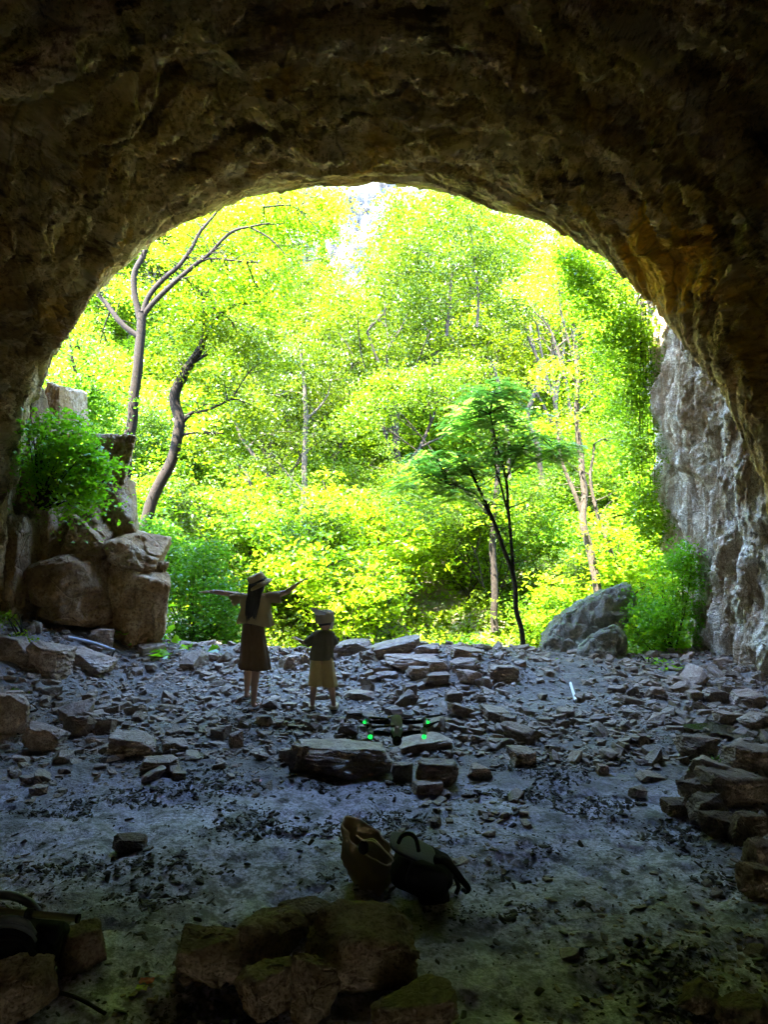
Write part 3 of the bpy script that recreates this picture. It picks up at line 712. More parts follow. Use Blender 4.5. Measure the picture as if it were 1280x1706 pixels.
px_tree('slanting_tree', 'pale bare trunk slanting left through the sunlit leaves at centre left', 21.,
 [[(478, 845, 4.5), (455, 805, 4.2), (430, 768, 3.8), (405, 735, 3), (390, 700, 2)], [(425, 840, 3.4), (415, 800, 3.2), (400, 775, 2.6)], [(375, 850, 1.6), (380, 828, 1.6), (400, 822, 1.5), (422, 838, 1.2)]],
 [(400, 680, 60, 26, 1400), (450, 720, 40, 20, 800)], .12, M['leaf'], M['barkpale'], 38)
px_tree('twin_stem_tree', 'thin grey trees with many crossing bare stems right of centre', 19.,
 [[(905, 810, 5), (895, 740, 4.5), (880, 690, 4), (900, 620, 3), (880, 560, 2)], [(850, 800, 3), (845, 720, 3), (835, 660, 2.4), (820, 600, 2)], [(895, 740, 2.4), (870, 700, 2), (850, 690, 1.4)], [(920, 660, 2), (905, 600, 2), (895, 540, 1.4)],
  [(745, 560, 3), (750, 500, 2.6), (755, 440, 2)], [(795, 545, 2.6), (797, 490, 2.2), (790, 430, 1.6)]],
 [(760, 450, 60, 40, 2600), (680, 420, 50, 35, 2000), (830, 420, 50, 35, 2000), (700, 500, 50, 30, 1500), (860, 500, 50, 30, 1400), (780, 360, 55, 22, 1600), (640, 460, 35, 25, 900)], .11, M['leaf'], M['bark'], 39)

px_tree('tall_tree', 'tallest yellow-green tree, crown reaching the top of the arch right of the pale cliff', 27.,
 [[(745, 760, 9), (750, 650, 8), (752, 560, 7), (750, 460, 5), (760, 380, 3)], [(752, 540, 4), (700, 450, 3), (680, 380, 2)], [(750, 500, 4), (800, 430, 3), (830, 380, 2)]],
 [(665, 345, 35, 22, 2200), (700, 380, 45, 30, 3200), (740, 335, 45, 22, 2600), (790, 365, 50, 24, 2600), (840, 385, 45, 24, 2400), (650, 400, 30, 30, 2000), (720, 440, 50, 30, 2400), (800, 440, 50, 30, 2200), (870, 430, 40, 24, 1600), (640, 440, 26, 22, 1200)],
 .15, M['leafmid'], M['bark'], 41)

# shrubs
def px_bush(name, label, Y, clumps, leaf, lmat, seed, cat='bush', bmat=None, asp=.55, up=.4, dy=.5, foot=None):
    rs = np.random.RandomState(seed); c0 = clumps[0]; b = at(c0[0], c0[1]+c0[3], Y) if foot is None else at(foot[0], foot[1], Y)
    root = empty(name, b, label, cat); mb = MB(); mc = MB()
    for c in clumps:
        Yc = Y+(c[5] if len(c) > 5 else rs.uniform(-dy, dy)); cc = at(c[0], c[1], Yc); rx = c[2]*Yc/FPX; rz = c[3]*Yc/FPX
        leaves(mc, blob(rs, cc, (rx, min(rx, .8), rz), c[4]), leaf, rs, up, asp)
        for j in range(4):
            e = cc+rs.normal(size=3)*np.array([rx, rx*.6, rz])*.5; m_ = (b+e)/2+rs.normal(size=3)*.08
            tube(mb, smooth_path([b+rs.normal(size=3)*.04, m_, e], 8), np.linspace(.014, .003, 8), 5, False)
    mb.obj('stem', bmat or M['bark'], root); mc.obj('foliage', lmat, root, False); return root
px_bush('bush', 'large dark green bush between the left boulders and the woman', 12.2, [(330, 1010, 50, 60, 4200), (290, 950, 55, 50, 3600), (370, 1060, 40, 45, 2800), (250, 900, 40, 40, 2200), (330, 920, 45, 30, 1800), (380, 990, 35, 45, 1800), (310, 1080, 60, 30, 3000)], .07, M['leafdark'], 51, foot=(330, 1115))
px_bush('broadleaf_plant', 'low broad-leaved bright green plants at the foot of the left boulders', 10.5, [(235, 1010, 30, 20, 150), (225, 1060, 35, 30, 260), (280, 1080, 45, 25, 330), (330, 1095, 40, 14, 260), (360, 1100, 30, 10, 160)], .15, M['leafshade'], 52, 'plant', asp=.7, up=.8, foot=(270, 1110), dy=.25)
px_bush('boulder_bush', 'bright green round-leaved bush hanging over the top of the left boulders', 9.35, [(120, 760, 42, 30, 1100), (90, 730, 35, 25, 700), (150, 745, 35, 25, 700), (80, 780, 36, 30, 900), (170, 770, 26, 24, 500), (120, 830, 30, 22, 500), (60, 750, 26, 30, 600), (130, 800, 34, 28, 850), (150, 820, 20, 14, 260), (60, 700, 20, 18, 260), (110, 700, 30, 22, 500), (60, 800, 18, 20, 200)], .055, M['leafshade'], 53, asp=.85, dy=.2, foot=(70, 840))
px_bush('bush', 'tall feathery green bush against the base of the pale rock pillar', 11.3, [(1120, 960, 35, 35, 2600), (1095, 1010, 40, 35, 2800), (1130, 1030, 35, 35, 2400), (1080, 1050, 30, 25, 1600), (1140, 920, 22, 25, 1200), (1110, 1080, 40, 18, 1500)], .05, M['leafshade'], 54, foot=(1120, 1115))
px_bush('creeper', 'dark green creeper trailing down from the right shoulder of the arch', 12.4, [(960, 440, 35, 26, 2200), (1000, 480, 40, 32, 2600), (1045, 540, 40, 40, 2800), (1070, 620, 30, 45, 2000), (1060, 700, 30, 45, 1800), (1075, 790, 30, 45, 1900), (1085, 870, 26, 40, 1700), (1020, 560, 40, 30, 1200), (940, 420, 20, 18, 700)], .06, M['leafbright'], 55, 'creeper', foot=(1075, 470))
px_bush('grass_tuft', 'grassy plant growing on the sloping face of the big grey slab', 11.6, [(950, 1050, 20, 18, 500), (925, 1065, 20, 12, 350), (962, 1025, 14, 16, 300)], .05, M['leafbright'], 56, 'plant', asp=.25, up=.0, dy=.1, foot=(945, 1072))
px_bush('ground_plant', 'bright low leaves between the grey slab and the pillar foot', 10.2, [(1100, 1108, 40, 8, 260), (1150, 1120, 26, 8, 140), (1060, 1112, 26, 6, 100), (1015, 1112, 16, 8, 90), (930, 1106, 22, 8, 120)], .085, M['leafshade'], 57, 'plant', asp=.6, up=.8, dy=.15, foot=(1090, 1120))
px_bush('ground_plant', 'leafy green fringe along the far edge of the rubble right of the stone stack', 11.7, [(880, 1098, 40, 12, 400), (930, 1100, 40, 10, 300), (830, 1085, 45, 14, 500), (760, 1075, 45, 12, 400)], .08, M['leafshade'], 58, 'plant', asp=.6, up=.8, dy=.2, foot=(860, 1110))
px_bush('moss_plant', 'small ferny tufts on the lowest left boulder', 7.2, [(22, 1168, 18, 14, 300), (40, 1180, 12, 10, 120)], .035, M['leafmid'], 59, 'plant', dy=.05, foot=(22, 1190))
px_bush('moss_plant', 'little green tufts among stones under the left cave wall', 8.7, [(38, 1058, 16, 6, 160), (10, 1030, 12, 10, 160)], .05, M['leafbright'], 60, 'plant', dy=.05, foot=(36, 1070))
px_bush('grass_tuft', 'small grass tuft between the rocks at lower right', 5.9, [(1165, 1278, 18, 9, 170), (1185, 1262, 12, 8, 90)], .05, M['leafdark'], 61, 'plant', asp=.16, up=.0, dy=.05, foot=(1168, 1290))
px_bush('grass_tuft', 'small weeds in the gravel before the grey slab', 9.6, [(1000, 1130, 18, 7, 110), (1040, 1125, 14, 6, 80), (1075, 1145, 10, 6, 50), (1060, 1152, 8, 5, 40)], .055, M['leafmid'], 62, 'plant', asp=.4, up=.3, dy=.2, foot=(1020, 1140))

bp = make_tree('understorey_shrub', 71, 2.6, 2.6, 7000, .09, M['leafbright'], M['bark'], 'rounded leafy shrub on the sunlit valley floor', 'shrub', 'leafy shrubs under the valley trees', trunk_frac=.08, r0=.03, flat=.7, spray=.26, depth=1)
bp2 = make_tree('understorey_shrub', 72, 1.7, 2.8, 7500, .07, M['leafbright'], M['bark'], 'low green shrub near the mouth of the cave', 'shrub', 'leafy shrubs under the valley trees', trunk_frac=.08, r0=.025, flat=.8, spray=.26, depth=1)
rs = np.random.RandomState(8); first = [True, True]; ys = 13.6
while ys < 36:
    n = int(ys*1.02/2.3)
    for i in range(n):
        x = -.55*ys+ys*1.0*(i+rs.uniform(.1, .9))/n; y_ = ys+rs.uniform(-.8, .8)
        if y_ < 15.6 and abs(x-.3) < 4.5: continue
        k = 1 if (rs.uniform() < .5 or y_ < 15) else 0; s = rs.uniform(.75, 1.3)*(1 if y_ < 17 else 1.25)
        if y_ < 15.5: s *= .6
        src = (bp, bp2)[k]; loc = (x, y_, float(H(x, y_))-.1)
        if first[k]: src.location = loc; src.scale = (s,)*3; first[k] = False
        else: copy_tree(src, loc, rs.uniform(0, 6.28), s)
    ys += 1.9+.03*ys

# ------------------------------------------------------------ the big blocks on the left
root = empty('rock_outcrop', at(150, 1060, 10.2), 'brown bedded boulder outcrop on the left under the hanging bush', 'boulders')
def block(x0, x1, y0, y1, Y, dep, seed, rot=(0, 0, 0), led=.015, **kw):
    kw.setdefault('fb', .06)
    a = at(x0, y0, Y); c = at(x1, y1, Y); cc = (a+c)/2; cc[1] += dep*.45; cc[0] -= .12
    return rock('block', cc, (abs(c[0]-a[0])*.98, dep, abs(a[2]-c[2])*1.06), seed, M['block'], rot, parent=root, sub=5, led=led, **kw)
block(128, 208, 712, 800, 10.3, 1.3, 101, (.1, .18, .45)); block(118, 214, 790, 905, 10.25, 1.5, 102, (0, -.12, .3)); block(60, 112, 630, 740, 10.5, 1.2, 103, (0, .1, 0))
block(158, 268, 885, 975, 10.0, 1.5, 104, (0, .22, .3)); block(140, 266, 930, 1085, 9.9, 1.5, 105, (.1, .08, .35), led=.02); block(50, 182, 920, 1065, 9.5, 1.4, 106, (.2, -.15, -.25), led=.015)
block(95, 180, 860, 945, 9.8, 1.2, 107, (0, .35, .1)); block(50, 125, 800, 940, 9.75, 1.2, 108, (0, 0, -.2)); block(-10, 66, 640, 900, 9.75, 1.0, 109, (0, .12, .1), led=.03); block(-20, 60, 860, 1075, 9.35, 1.0, 110, (0, .05, 0), led=.03)
block(225, 268, 935, 1000, 10.2, 1.0, 111, (0, .2, .5)); block(100, 180, 835, 890, 10.0, 1., 112, (0, .5, 0))

# the grey slab on the right
def slab_px(name, label, outline, Y, tilt, thick, mat, cat, seed=0):
    """a thick slab whose face has the given outline; tilt = metres the face leans back per metre of height"""
    from mathutils.geometry import tessellate_polygon
    O = np.array([at(p[0], p[1], Y) for p in outline]); z0 = O[:, 2].min()
    O = np.array([at(p[0], p[1], Y+tilt*(o[2]-z0)) for p, o in zip(outline, O)])
    bm = bmesh.new(); fr = [bm.verts.new(o) for o in O]; bk = [bm.verts.new(o+np.array([.25, thick, -.15])) for o in O]
    bm.faces.new(fr); bm.faces.new(bk[::-1]); n = len(O)
    for i in range(n): bm.faces.new([fr[i], bk[i], bk[(i+1) % n], fr[(i+1) % n]])
    bmesh.ops.recalc_face_normals(bm, faces=bm.faces)
    bmesh.ops.bevel(bm, geom=bm.edges[:], offset=.05, segments=2, affect='EDGES', clamp_overlap=True)
    bmesh.ops.triangulate(bm, faces=bm.faces[:])
    for _ in range(5):
        ed = [e for e in bm.edges if e.calc_length() > .06]
        if not ed: break
        bmesh.ops.subdivide_edges(bm, edges=ed, cuts=1)
        bmesh.ops.triangulate(bm, faces=[f for f in bm.faces if len(f.verts) > 3])
    bm.normal_update()
    V = np.array([v.co[:] for v in bm.verts]); N = np.array([v.normal[:] for v in bm.verts]); F = np.array([[v.index for v in f.verts] for f in bm.faces]) if not bm.verts.index_update() else 0
    bm.free()
    V = V+N*(.06*fbm(V*1.6+seed, 3)+.035*ridged(V*np.array([5, 5, 3])+seed, 3)+.03*(strata(V, .2, .5, 1.)-.5))[:, None]
    o = obj(name, V, F, mat, None, True, O.mean(0)); return tag(o, label, cat)
slab_px('slab_boulder', 'large grey slab of rock leaning up to a point at the valley floor edge', [(900, 1118), (912, 1062), (940, 1025), (985, 1000), (1050, 972), (1060, 998), (1050, 1035), (1036, 1058), (1030, 1118)], 10.9, .35, 1.2, M['slabrock'], 'boulder', 3)
slab_px('slab_boulder', 'smaller pale slab leaning at the front of the large grey one', [(945, 1125), (960, 1080), (1000, 1048), (1026, 1040), (1036, 1062), (1022, 1125)], 10.5, .3, .5, M['slabrock'], 'boulder', 9)

# ------------------------------------------------------------ named rocks on the floor
RK = [ # x0 x1 ytop yfoot seed mat rot label
 (480, 655, 1232, 1300, 201, 'stone', (0, .04, .1), 'broad flat-topped boulder lying below the hovering drone'),
 (482, 520, 1240, 1292, 202, 'stone', (0, .1, .4), 'upright stone touching the left end of the broad boulder'),
 (692, 765, 1262, 1310, 203, 'stone', (0, .05, .1), 'block-shaped rock right of the broad boulder'),
 (655, 750, 1226, 1262, 204, 'stone', (0, -.1, .2), 'pale flat-faced rock just behind the block right of the broad boulder'),
 (652, 688, 1268, 1304, 205, 'stone', (0, .1, .3), 'small upright stone between broad boulder and block'),
 (685, 738, 1300, 1324, 206, 'stone', (0, 0, .1), 'flat stone in front of the block right of the broad boulder'),
 (840, 896, 1244, 1282, 207, 'stone', (.1, .1, .5), 'dark jagged lone rock at the edge of the mud'),
 (777, 820, 1274, 1298, 208, 'stone', (0, .1, .2), 'small dark rock midway between the block and the jagged rock'),
 (992, 1014, 1273, 1294, 209, 'stone', (0, .1, .3), 'lone small cube-like stone on open mud at right'),
 (1055, 1092, 1262, 1282, 210, 'stone', (0, 0, .1), 'low oval dark stone on the mud left of the lower right rocks'),
 (1048, 1078, 1308, 1330, 211, 'stone', (.1, .1, .4), 'small dark stone nearest the right pile on open mud'),
 (1062, 1106, 1286, 1304, 212, 'stone', (0, .1, 0), 'flat dark stone lying between two small ones on the right mud'),
 (1128, 1192, 1222, 1268, 213, 'mossstone', (0, .1, .2), 'rounded brown boulder at the top of the right rock pile'),
 (1165, 1272, 1282, 1345, 214, 'mossstone', (0, .12, .2), 'largest angular boulder of the right pile with a sloping face'),
 (1134, 1180, 1296, 1338, 215, 'mossstone', (0, -.2, .1), 'tilted flat slab against the largest right boulder'),
 (1140, 1208, 1320, 1378, 216, 'mossstone', (.1, .1, .3), 'squarish boulder below the largest one in the right pile'),
 (1102, 1150, 1328, 1362, 217, 'mossstone', (0, 0, .2), 'low boulder at the left foot of the right pile'),
 (1168, 1230, 1352, 1402, 218, 'mossstone', (.1, 0, .5), 'rounded boulder at the lower front of the right pile'),
 (1212, 1272, 1350, 1412, 219, 'mossstone', (0, .1, .1), 'dark mossy boulder near the right frame edge, lower middle'),
 (1205, 1290, 1240, 1290, 220, 'mossstone', (0, .1, .3), 'boulder behind the largest one of the right pile'),
 (1240, 1300, 1395, 1450, 221, 'mossstone', (0, .1, .3), 'boulder cut by the right edge beside the mud'),
 (1232, 1300, 1440, 1500, 222, 'mossstone', (0, .2, .3), 'low rock cut by the right edge below the other pile boulders'),
 (1190, 1240, 1185, 1215, 223, 'stone', (0, .1, .3), 'flat rock beside the small puddle under the pillar'),
 (1235, 1300, 1185, 1220, 224, 'stone', (0, .1, .3), 'broad flat rock at the right edge below the pillar'),
 (1215, 1290, 1150, 1180, 225, 'stone', (.1, .1, .3), 'pale angular rock against the pillar foot at the right edge'),
 (1076, 1106, 1144, 1168, 226, 'stone', (0, .02, .1), 'cube-like brown stone in the gravel left of the pillar foot'),
 (1110, 1150, 1126, 1146, 227, 'stone', (0, .1, .1), 'flat brown stone touching weeds at the pillar foot'),
 (1142, 1170, 1150, 1170, 228, 'stone', (0, 0, .1), 'small block with a flat top before the pillar foot'),
 (1172, 1215, 1146, 1172, 229, 'stone', (0, .2, .1), 'rounded brown rock immediately before the pillar foot'),
 (1060, 1080, 1222, 1246, 230, 'stone', (0, .1, .5), 'low tan stone in the gravel above the mud at right'),
 (1042, 1082, 1222, 1242, 231, 'stone', (0, .1, .1), 'smooth oval stone right of the drone in coarse gravel'),
 (575, 625, 1150, 1172, 233, 'stone', (0, .1, .3), 'flat angled stone at the small boy\'s right'),
 (670, 695, 1138, 1165, 234, 'stone', (0, .1, .2), 'upright block below the stone stack, left one'),
 (742, 770, 1150, 1172, 235, 'stone', (.1, .1, .2), 'block with a tilted top below the stone stack'),
 (800, 858, 1180, 1206, 236, 'stone', (.1, .2, .2), 'brown wedge rock right of the drone'),
 (832, 862, 1190, 1212, 237, 'stone', (.1, .1, .7), 'small angular rock leaning on the brown wedge'),
 (180, 262, 1218, 1268, 240, 'stone', (.05, .1, .2), 'large brown rock in the left rubble beside a pointed one'),
 (270, 312, 1232, 1262, 241, 'stone', (.1, .1, .5), 'angular rock right of the large brown one in the left rubble'),
 (236, 300, 1256, 1292, 242, 'stone', (0, .1, .1), 'grey wedge at the front edge of the left rubble'),
 (380, 406, 1216, 1246, 243, 'stone', (.1, .1, .5), 'pointed stone standing up in the rubble below the woman'),
 (40, 110, 1205, 1256, 244, 'stone', (0, .2, .2), 'dark rock leaning in the left rubble'),
 (-20, 50, 1150, 1235, 245, 'stone', (0, .1, .2), 'big dark boulder cut by the left edge with tufts on it'),
 (-20, 52, 1055, 1112, 246, 'stone', (.1, .2, .2), 'grey ribbed boulder at the left edge under the cave wall'),
 (40, 118, 1068, 1132, 247, 'stone', (0, .25, -.3), 'long pale boulder slanting down from the left wall'),
 (110, 188, 1084, 1128, 248, 'stone', (0, .25, -.2), 'smooth pale slab right of the long slanting boulder'),
 (146, 188, 1046, 1088, 249, 'stone', (0, .1, .2), 'reddish angular stone at the foot of the outcrop'),
 (48, 70, 1034, 1056, 250, 'stone', (0, .1, .2), 'small square stone against the outcrop\'s left foot'),
 (188, 244, 1388, 1418, 251, 'mossstone', (0, .1, .1), 'lone flat stone on the mud at left'),
 (552, 622, 1066, 1092, 252, 'stone', (0, 0, .3), 'rough rock on the ridge right behind the boy'),
 (465, 505, 1090, 1118, 253, 'stone', (0, .1, .3), 'rounded rock on the ridge between the woman and the boy'),
 (500, 518, 1088, 1112, 254, 'stone', (0, .1, .3), 'small rock on the ridge beside the boy\'s arm'),
 # the stack on the ridge
 (618, 702, 1062, 1098, 260, 'stone', (0, -.12, .1), 'sloping pale slab on top of the stone stack, left side'),
 (640, 732, 1090, 1122, 261, 'stone', (0, .02, .1), 'long squared slab under the sloping one in the stack'),
 (622, 664, 1118, 1136, 262, 'stone', (0, 0, .05), 'low brick-shaped stone at the left foot of the stack'),
 (742, 805, 1078, 1104, 263, 'stone', (0, .15, .1), 'pale sloping slab at the right top of the stack'),
 (690, 732, 1074, 1094, 264, 'stone', (0, .05, .1), 'flat slab in the middle top of the stack'),
 (705, 748, 1098, 1122, 265, 'stone', (.1, .1, .2), 'angular stone in the middle of the stack'),
 (748, 800, 1098, 1124, 266, 'stone', (.1, -.1, .2), 'angular stone right of the middle of the stack'),
 (708, 750, 1120, 1140, 267, 'stone', (0, .05, .2), 'flat dark stone at the stack\'s front foot'),
 (762, 802, 1116, 1142, 268, 'stone', (.1, .1, .6), 'pale faceted stone at the right front of the stack'),
 (812, 864, 1106, 1138, 269, 'stone', (0, .05, .1), 'dark squared block standing apart at the stack\'s right end'),
 (678, 716, 1108, 1132, 270, 'stone', (.1, .1, .2), 'small rock wedged beneath the long slab'),
 # foreground cluster
 (290, 402, 1550, 1655, 280, 'mossstone', (-0.02, 0.03, 0.18), 'square block with a flat pale top, left one of the foreground cluster'),
 (380, 505, 1520, 1620, 281, 'mossstone', (0.04, 0.05, 0.81), 'rough mossy rock behind the square foreground block'),
 (458, 552, 1500, 1560, 282, 'mossstone', (0.10, 0.08, 0.45), 'rearmost squared stone of the foreground cluster'),
 (505, 695, 1528, 1655, 283, 'mossstone', (0.16, 0.10, 0.09), 'biggest cracked block on the right of the foreground cluster'),
 (395, 490, 1600, 1700, 284, 'mossstone', (-0.12, 0.12, 0.72), 'front left rock of the foreground cluster'),
 (480, 560, 1590, 1710, 285, 'mossstone', (-0.06, 0.15, 0.36), 'flat-topped front rock in the middle of the foreground cluster'),
 (618, 765, 1645, 1740, 286, 'mossstone', (0.00, -0.15, 0.00), 'rough rock cut by the bottom edge right of the cluster'),
 (92, 172, 1536, 1635, 287, 'mossstone', (0.06, -0.12, 0.63), 'squat rock beside the black bag at lower left'),
 (-30, 92, 1590, 1720, 288, 'mossstone', (0.12, -0.10, 0.27), 'rock under the black bag in the bottom left corner'),
 (1130, 1205, 1640, 1700, 289, 'mossstone', (-0.16, -0.08, 0.90), 'flat stone near the bottom edge at right'),
 (1195, 1290, 1660, 1740, 290, 'mossstone', (-0.10, -0.05, 0.54), 'mossy stone in the bottom right corner'),
]
for (x0, x1, yt, yb, sd_, mt, rot, lab) in RK:
    big = (x1-x0) > 90
    rock_px(x0, x1, yt, yb, sd_, lab, mt, rot, name='boulder' if (x1-x0) > 60 else 'stone', cat='rock', sub=5 if big else 4, led=.02 if sd_ >= 280 else .05, fb=.075 if sd_ >= 280 else .05, n=14 if sd_ >= 280 else 10)

# ------------------------------------------------------------ scattered stones: 260 single ones, the smaller ones as gravel
occ = []     # places already taken by named rocks
for (x0, x1, yt, yb, *_r) in RK:
    p = gp((x0+x1)/2, yb); occ.append((p[0], p[1]+.08, (x1-x0)*.5*p[1]/FPX))
PEOPLE = [(-1.43, 7.6, .75), (-.68, 7.45, .85)]
occ += PEOPLE
occ = np.array(occ)
def density(x, y):
    n = fbm(np.stack([x*.8, y*.8, 0*x+3], 1), 3)
    edge = 5.75+.35*n+.9*np.exp(-((x-.9)/.8)**2)*0
    d = ss(edge, edge+.35, y)*(1-.6*ss(.1, .5, fbm(np.stack([x*1.3, y*1.3, 0*x+9], 1), 3)))
    path = np.exp(-((x-2.2-.25*(y-8))/.55)**2)*ss(7.2, 8.4, y); d = d*(1-.75*path)
    rp = ss(1.9, 2.6, x-.35*(y-4))*ss(3.0, 3.8, y); d = np.maximum(d, rp*.9)
    near = .20*(ss(.05, .4, n)); d = np.maximum(d, near*(y < 6))
    br = ss(.6, 1.4, x)*ss(4.3, 3.4, y)*.22; d = np.maximum(d, br)
    d = d*(1-ss(11.0, 11.5, y))
    return np.clip(d, 0, 1)
rs = np.random.RandomState(77)
shapes = [rock_shape(400+i, 3, box=.75, led=.04, fb=.05) for i in range(14)]
names = bpy.data.meshes
protoM = []
for i, (V, F) in enumerate(shapes):
    fl = [.5, .6, .75, .45][i % 4]; me = np_mesh('stone', V*np.array([.5, .4, .5*fl]), F, True, .5); me.materials.append(M['stone'] if i % 4 else M['mossstone']); protoM.append(me)
SG = 'broken stones scattered through the rubble'
cand = []
while len(cand) < 262:
    y = 5.2+6.0*rs.uniform()**1.15 if rs.uniform() < .82 else rs.uniform(3.0, 5.4); x = rs.uniform(-.6*y, .6*y)
    if rs.uniform() > density(np.array([x]), np.array([y]))[0]**1.3: continue
    s = .075*(1+rs.pareto(2.1)); left = x < -2.0 and y > 6; s *= 1.35 if left else 1
    if x > 2.0: s *= 1.2
    if y < 4.8: s = min(s, .09)
    s = min(s, .42)
    if np.any((occ[:, 0]-x)**2+(occ[:, 1]-y)**2 < (occ[:, 2]*.8+s*.3)**2): continue
    if any((c[0]-x)**2+(c[1]-y)**2 < ((c[2]+s)*.36)**2 for c in cand): continue
    cand.append((x, y, s))
for i, (x, y, s) in enumerate(cand):
    k = rs.randint(14); o = bpy.data.objects.new('stone', protoM[k]); COL.objects.link(o)
    o.location = (x, y, float(GZ(x, y)[0])+s*.10); o.scale = (s*rs.uniform(.85, 1.5), s*rs.uniform(.8, 1.1), s*rs.uniform(.7, 1.15))
    o.rotation_euler = (rs.normal()*.28, rs.normal()*.28, rs.uniform(0, 6.28))
    tag(o, 'angular broken limestone among the loose rubble of the cave floor', 'stone', SG)
gsh = [rock_shape(600+i, 2, n=8, box=.7, led=0, fb=.05) for i in range(10)]
def gravel(n, s0, s1, name, label, ymin, ymax, seed, flat=(.25, .6), powr=1.0, mat='stone', dp=1.0, sub=None, xr=.6):
    rs = np.random.RandomState(seed); y = ymin+(ymax-ymin)*rs.uniform(0, 1, n*3)**powr; x = rs.uniform(-1, 1, n*3)*xr*y
    k = rs.uniform(0, 1, n*3) < density(x, y)**dp; x = x[k][:n]; y = y[k][:n]
    s = s0*(1+rs.pareto(2.6, len(x))); s = np.minimum(s, s1)
    z = GZ(x, y); sh = rs.randint(0, 10, len(x)); mb = MB()
    for j in range(10):
        V, F = (gsh[j] if sub is None else (None, None)) if sub is None else sub[j]
        q = np.where(sh == j)[0]; m_ = len(q)
        if not m_: continue
        a = rs.uniform(0, 6.28, m_); t1 = rs.normal(size=m_)*.35; t2 = rs.normal(size=m_)*.35; fl = rs.uniform(flat[0], flat[1], m_)
        W = V[None]*np.stack([.5*s[q]*rs.uniform(.9, 1.5, m_), .45*s[q], .5*s[q]*fl], 1)[:, None, :]
        W = W.copy(); W[..., 2] += W[..., 0]*t1[:, None]*.6+W[..., 1]*t2[:, None]*.6
        X_ = W[..., 0]*np.cos(a)[:, None]-W[..., 1]*np.sin(a)[:, None]; Y_ = W[..., 0]*np.sin(a)[:, None]+W[..., 1]*np.cos(a)[:, None]
        W = np.stack([X_+x[q][:, None], Y_+y[q][:, None], W[..., 2]+z[q][:, None]+(s[q]*fl*.2)[:, None]], -1)
        mb.add(W.reshape(-1, 3), (F[None]+(np.arange(m_)*len(V))[:, None, None]).reshape(-1, 3))
    o = mb.obj(name, M[mat], None, False); tag(o, label, kind='stuff'); return o
gs1 = [rock_shape(700+i, 1, n=6, box=.7, led=0, fb=0) for i in range(10)]
gravel(2600, .050, .15, 'rubble', 'small broken stones packed between the larger rocks', 4.6, 11.3, 81, (.3, .8), 1.0)
gravel(26000, .016, .075, 'gravel', 'thin flaky gravel covering the back of the cave floor', 2.6, 11.4, 82, (.2, .5), .9, sub=gs1)
# dark leaf litter and crumbs in drifts on the mud
def litter(n, seed):
    rs = np.random.RandomState(seed); y = 2.5+5.2*rs.uniform(0, 1, n); x = rs.uniform(-.6, .6, n)*y
    d = fbm(np.stack([x*1.1, y*1.6, 0*x+55], 1), 4); k = rs.uniform(0, 1, n) < ss(-.05, .6, d)+.04; x = x[k]; y = y[k]; m_ = len(x)
    s = .006*(1+rs.pareto(2.4, m_)); s = np.minimum(s, .026); z = GZ(x, y)+s*.25; mb = MB()
    N = rs.normal(size=(m_, 3)); N[:, 2] = np.abs(N[:, 2])+1.0; N /= np.linalg.norm(N, axis=1)[:, None]
    A = rs.normal(size=(m_, 3)); A -= N*np.sum(A*N, 1)[:, None]; A /= np.linalg.norm(A, axis=1)[:, None]; B = np.cross(N, A)
    V, F = gsh[0]; W = (A[:, None]*V[None, :, :1]*(s*1.2)[:, None, None]+B[:, None]*V[None, :, 1:2]*(s*.6)[:, None, None]+N[:, None]*V[None, :, 2:]*(s*.22)[:, None, None])
    W += np.stack([x, y, z], 1)[:, None]
    mb.add(W.reshape(-1, 3), (F[None]+(np.arange(m_)*len(V))[:, None, None]).reshape(-1, 3)); o = mb.obj('leaf_litter', M['litter'], None, False)
    tag(o, 'dark crumbs, bark bits and leaf litter drifted over the mud', kind='stuff')
M['litter'] = plain('litter', (.045, .038, .03), .75, .4, .6, 30)
litter(70000, 91)

# puddle and other small things
M['water'], nt, b, co = new_mat('water'); b.inputs['Base Color'].default_value = (.05, .045, .03, 1); b.inputs['Roughness'].default_value = .05
nt.links.new(bump(nt, noise_n(nt, co, 9, 3), .004), b.inputs['Normal'])
p = gp(1232, 1222); a = np.linspace(0, 2*math.pi, 48, endpoint=False)
r_ = 1+.25*np.sin(3*a)+.12*np.sin(7*a+1); ring = np.stack([p[0]+.42*r_*np.cos(a), p[1]+.30*r_*np.sin(a), 0*a], 1)
zz = float(np.median(GZ(ring[:, 0], ring[:, 1])))+.022; ring[:, 2] = zz
o = obj('puddle', np.vstack([ring, [p[0], p[1], zz]]), np.stack([np.arange(48), (np.arange(48)+1) % 48, np.full(48, 48)], 1), M['water']); tag(o, 'shallow brown puddle among the stones below the pillar', kind='structure')
M['pipe'] = plain('grey_pipe', (.30, .34, .40), .4, .5, .1, 5)
M['white'] = plain('white_plastic', (.75, .76, .78), .5, .5, .05, 5)
def stick(name, pts, r, mat, label, cat, k=8):
    P = smooth_path(np.array(pts), 14); mb = MB(); tube(mb, P, r, k); o = mb.obj(name, mat, None, True, P[0]); return tag(o, label, cat)
a_ = on_ground(112, 1084)+[0, 0, .16]; b_ = on_ground(190, 1098)+[0, 0, .10]; stick('pipe', [a_, (a_+b_)/2+[0, 0, .02], b_], .022, M['pipe'], 'thin grey plastic pipe lying across stones at the foot of the left boulders', 'pipe')
a_ = on_ground(951, 1150)+[0, 0, .07]; b_ = on_ground(960, 1176)+[0, 0, .05]; stick('tube', [a_, (a_+b_)/2, b_], .018, M['white'], 'short white plastic tube lying in the gravel at right', 'tube')
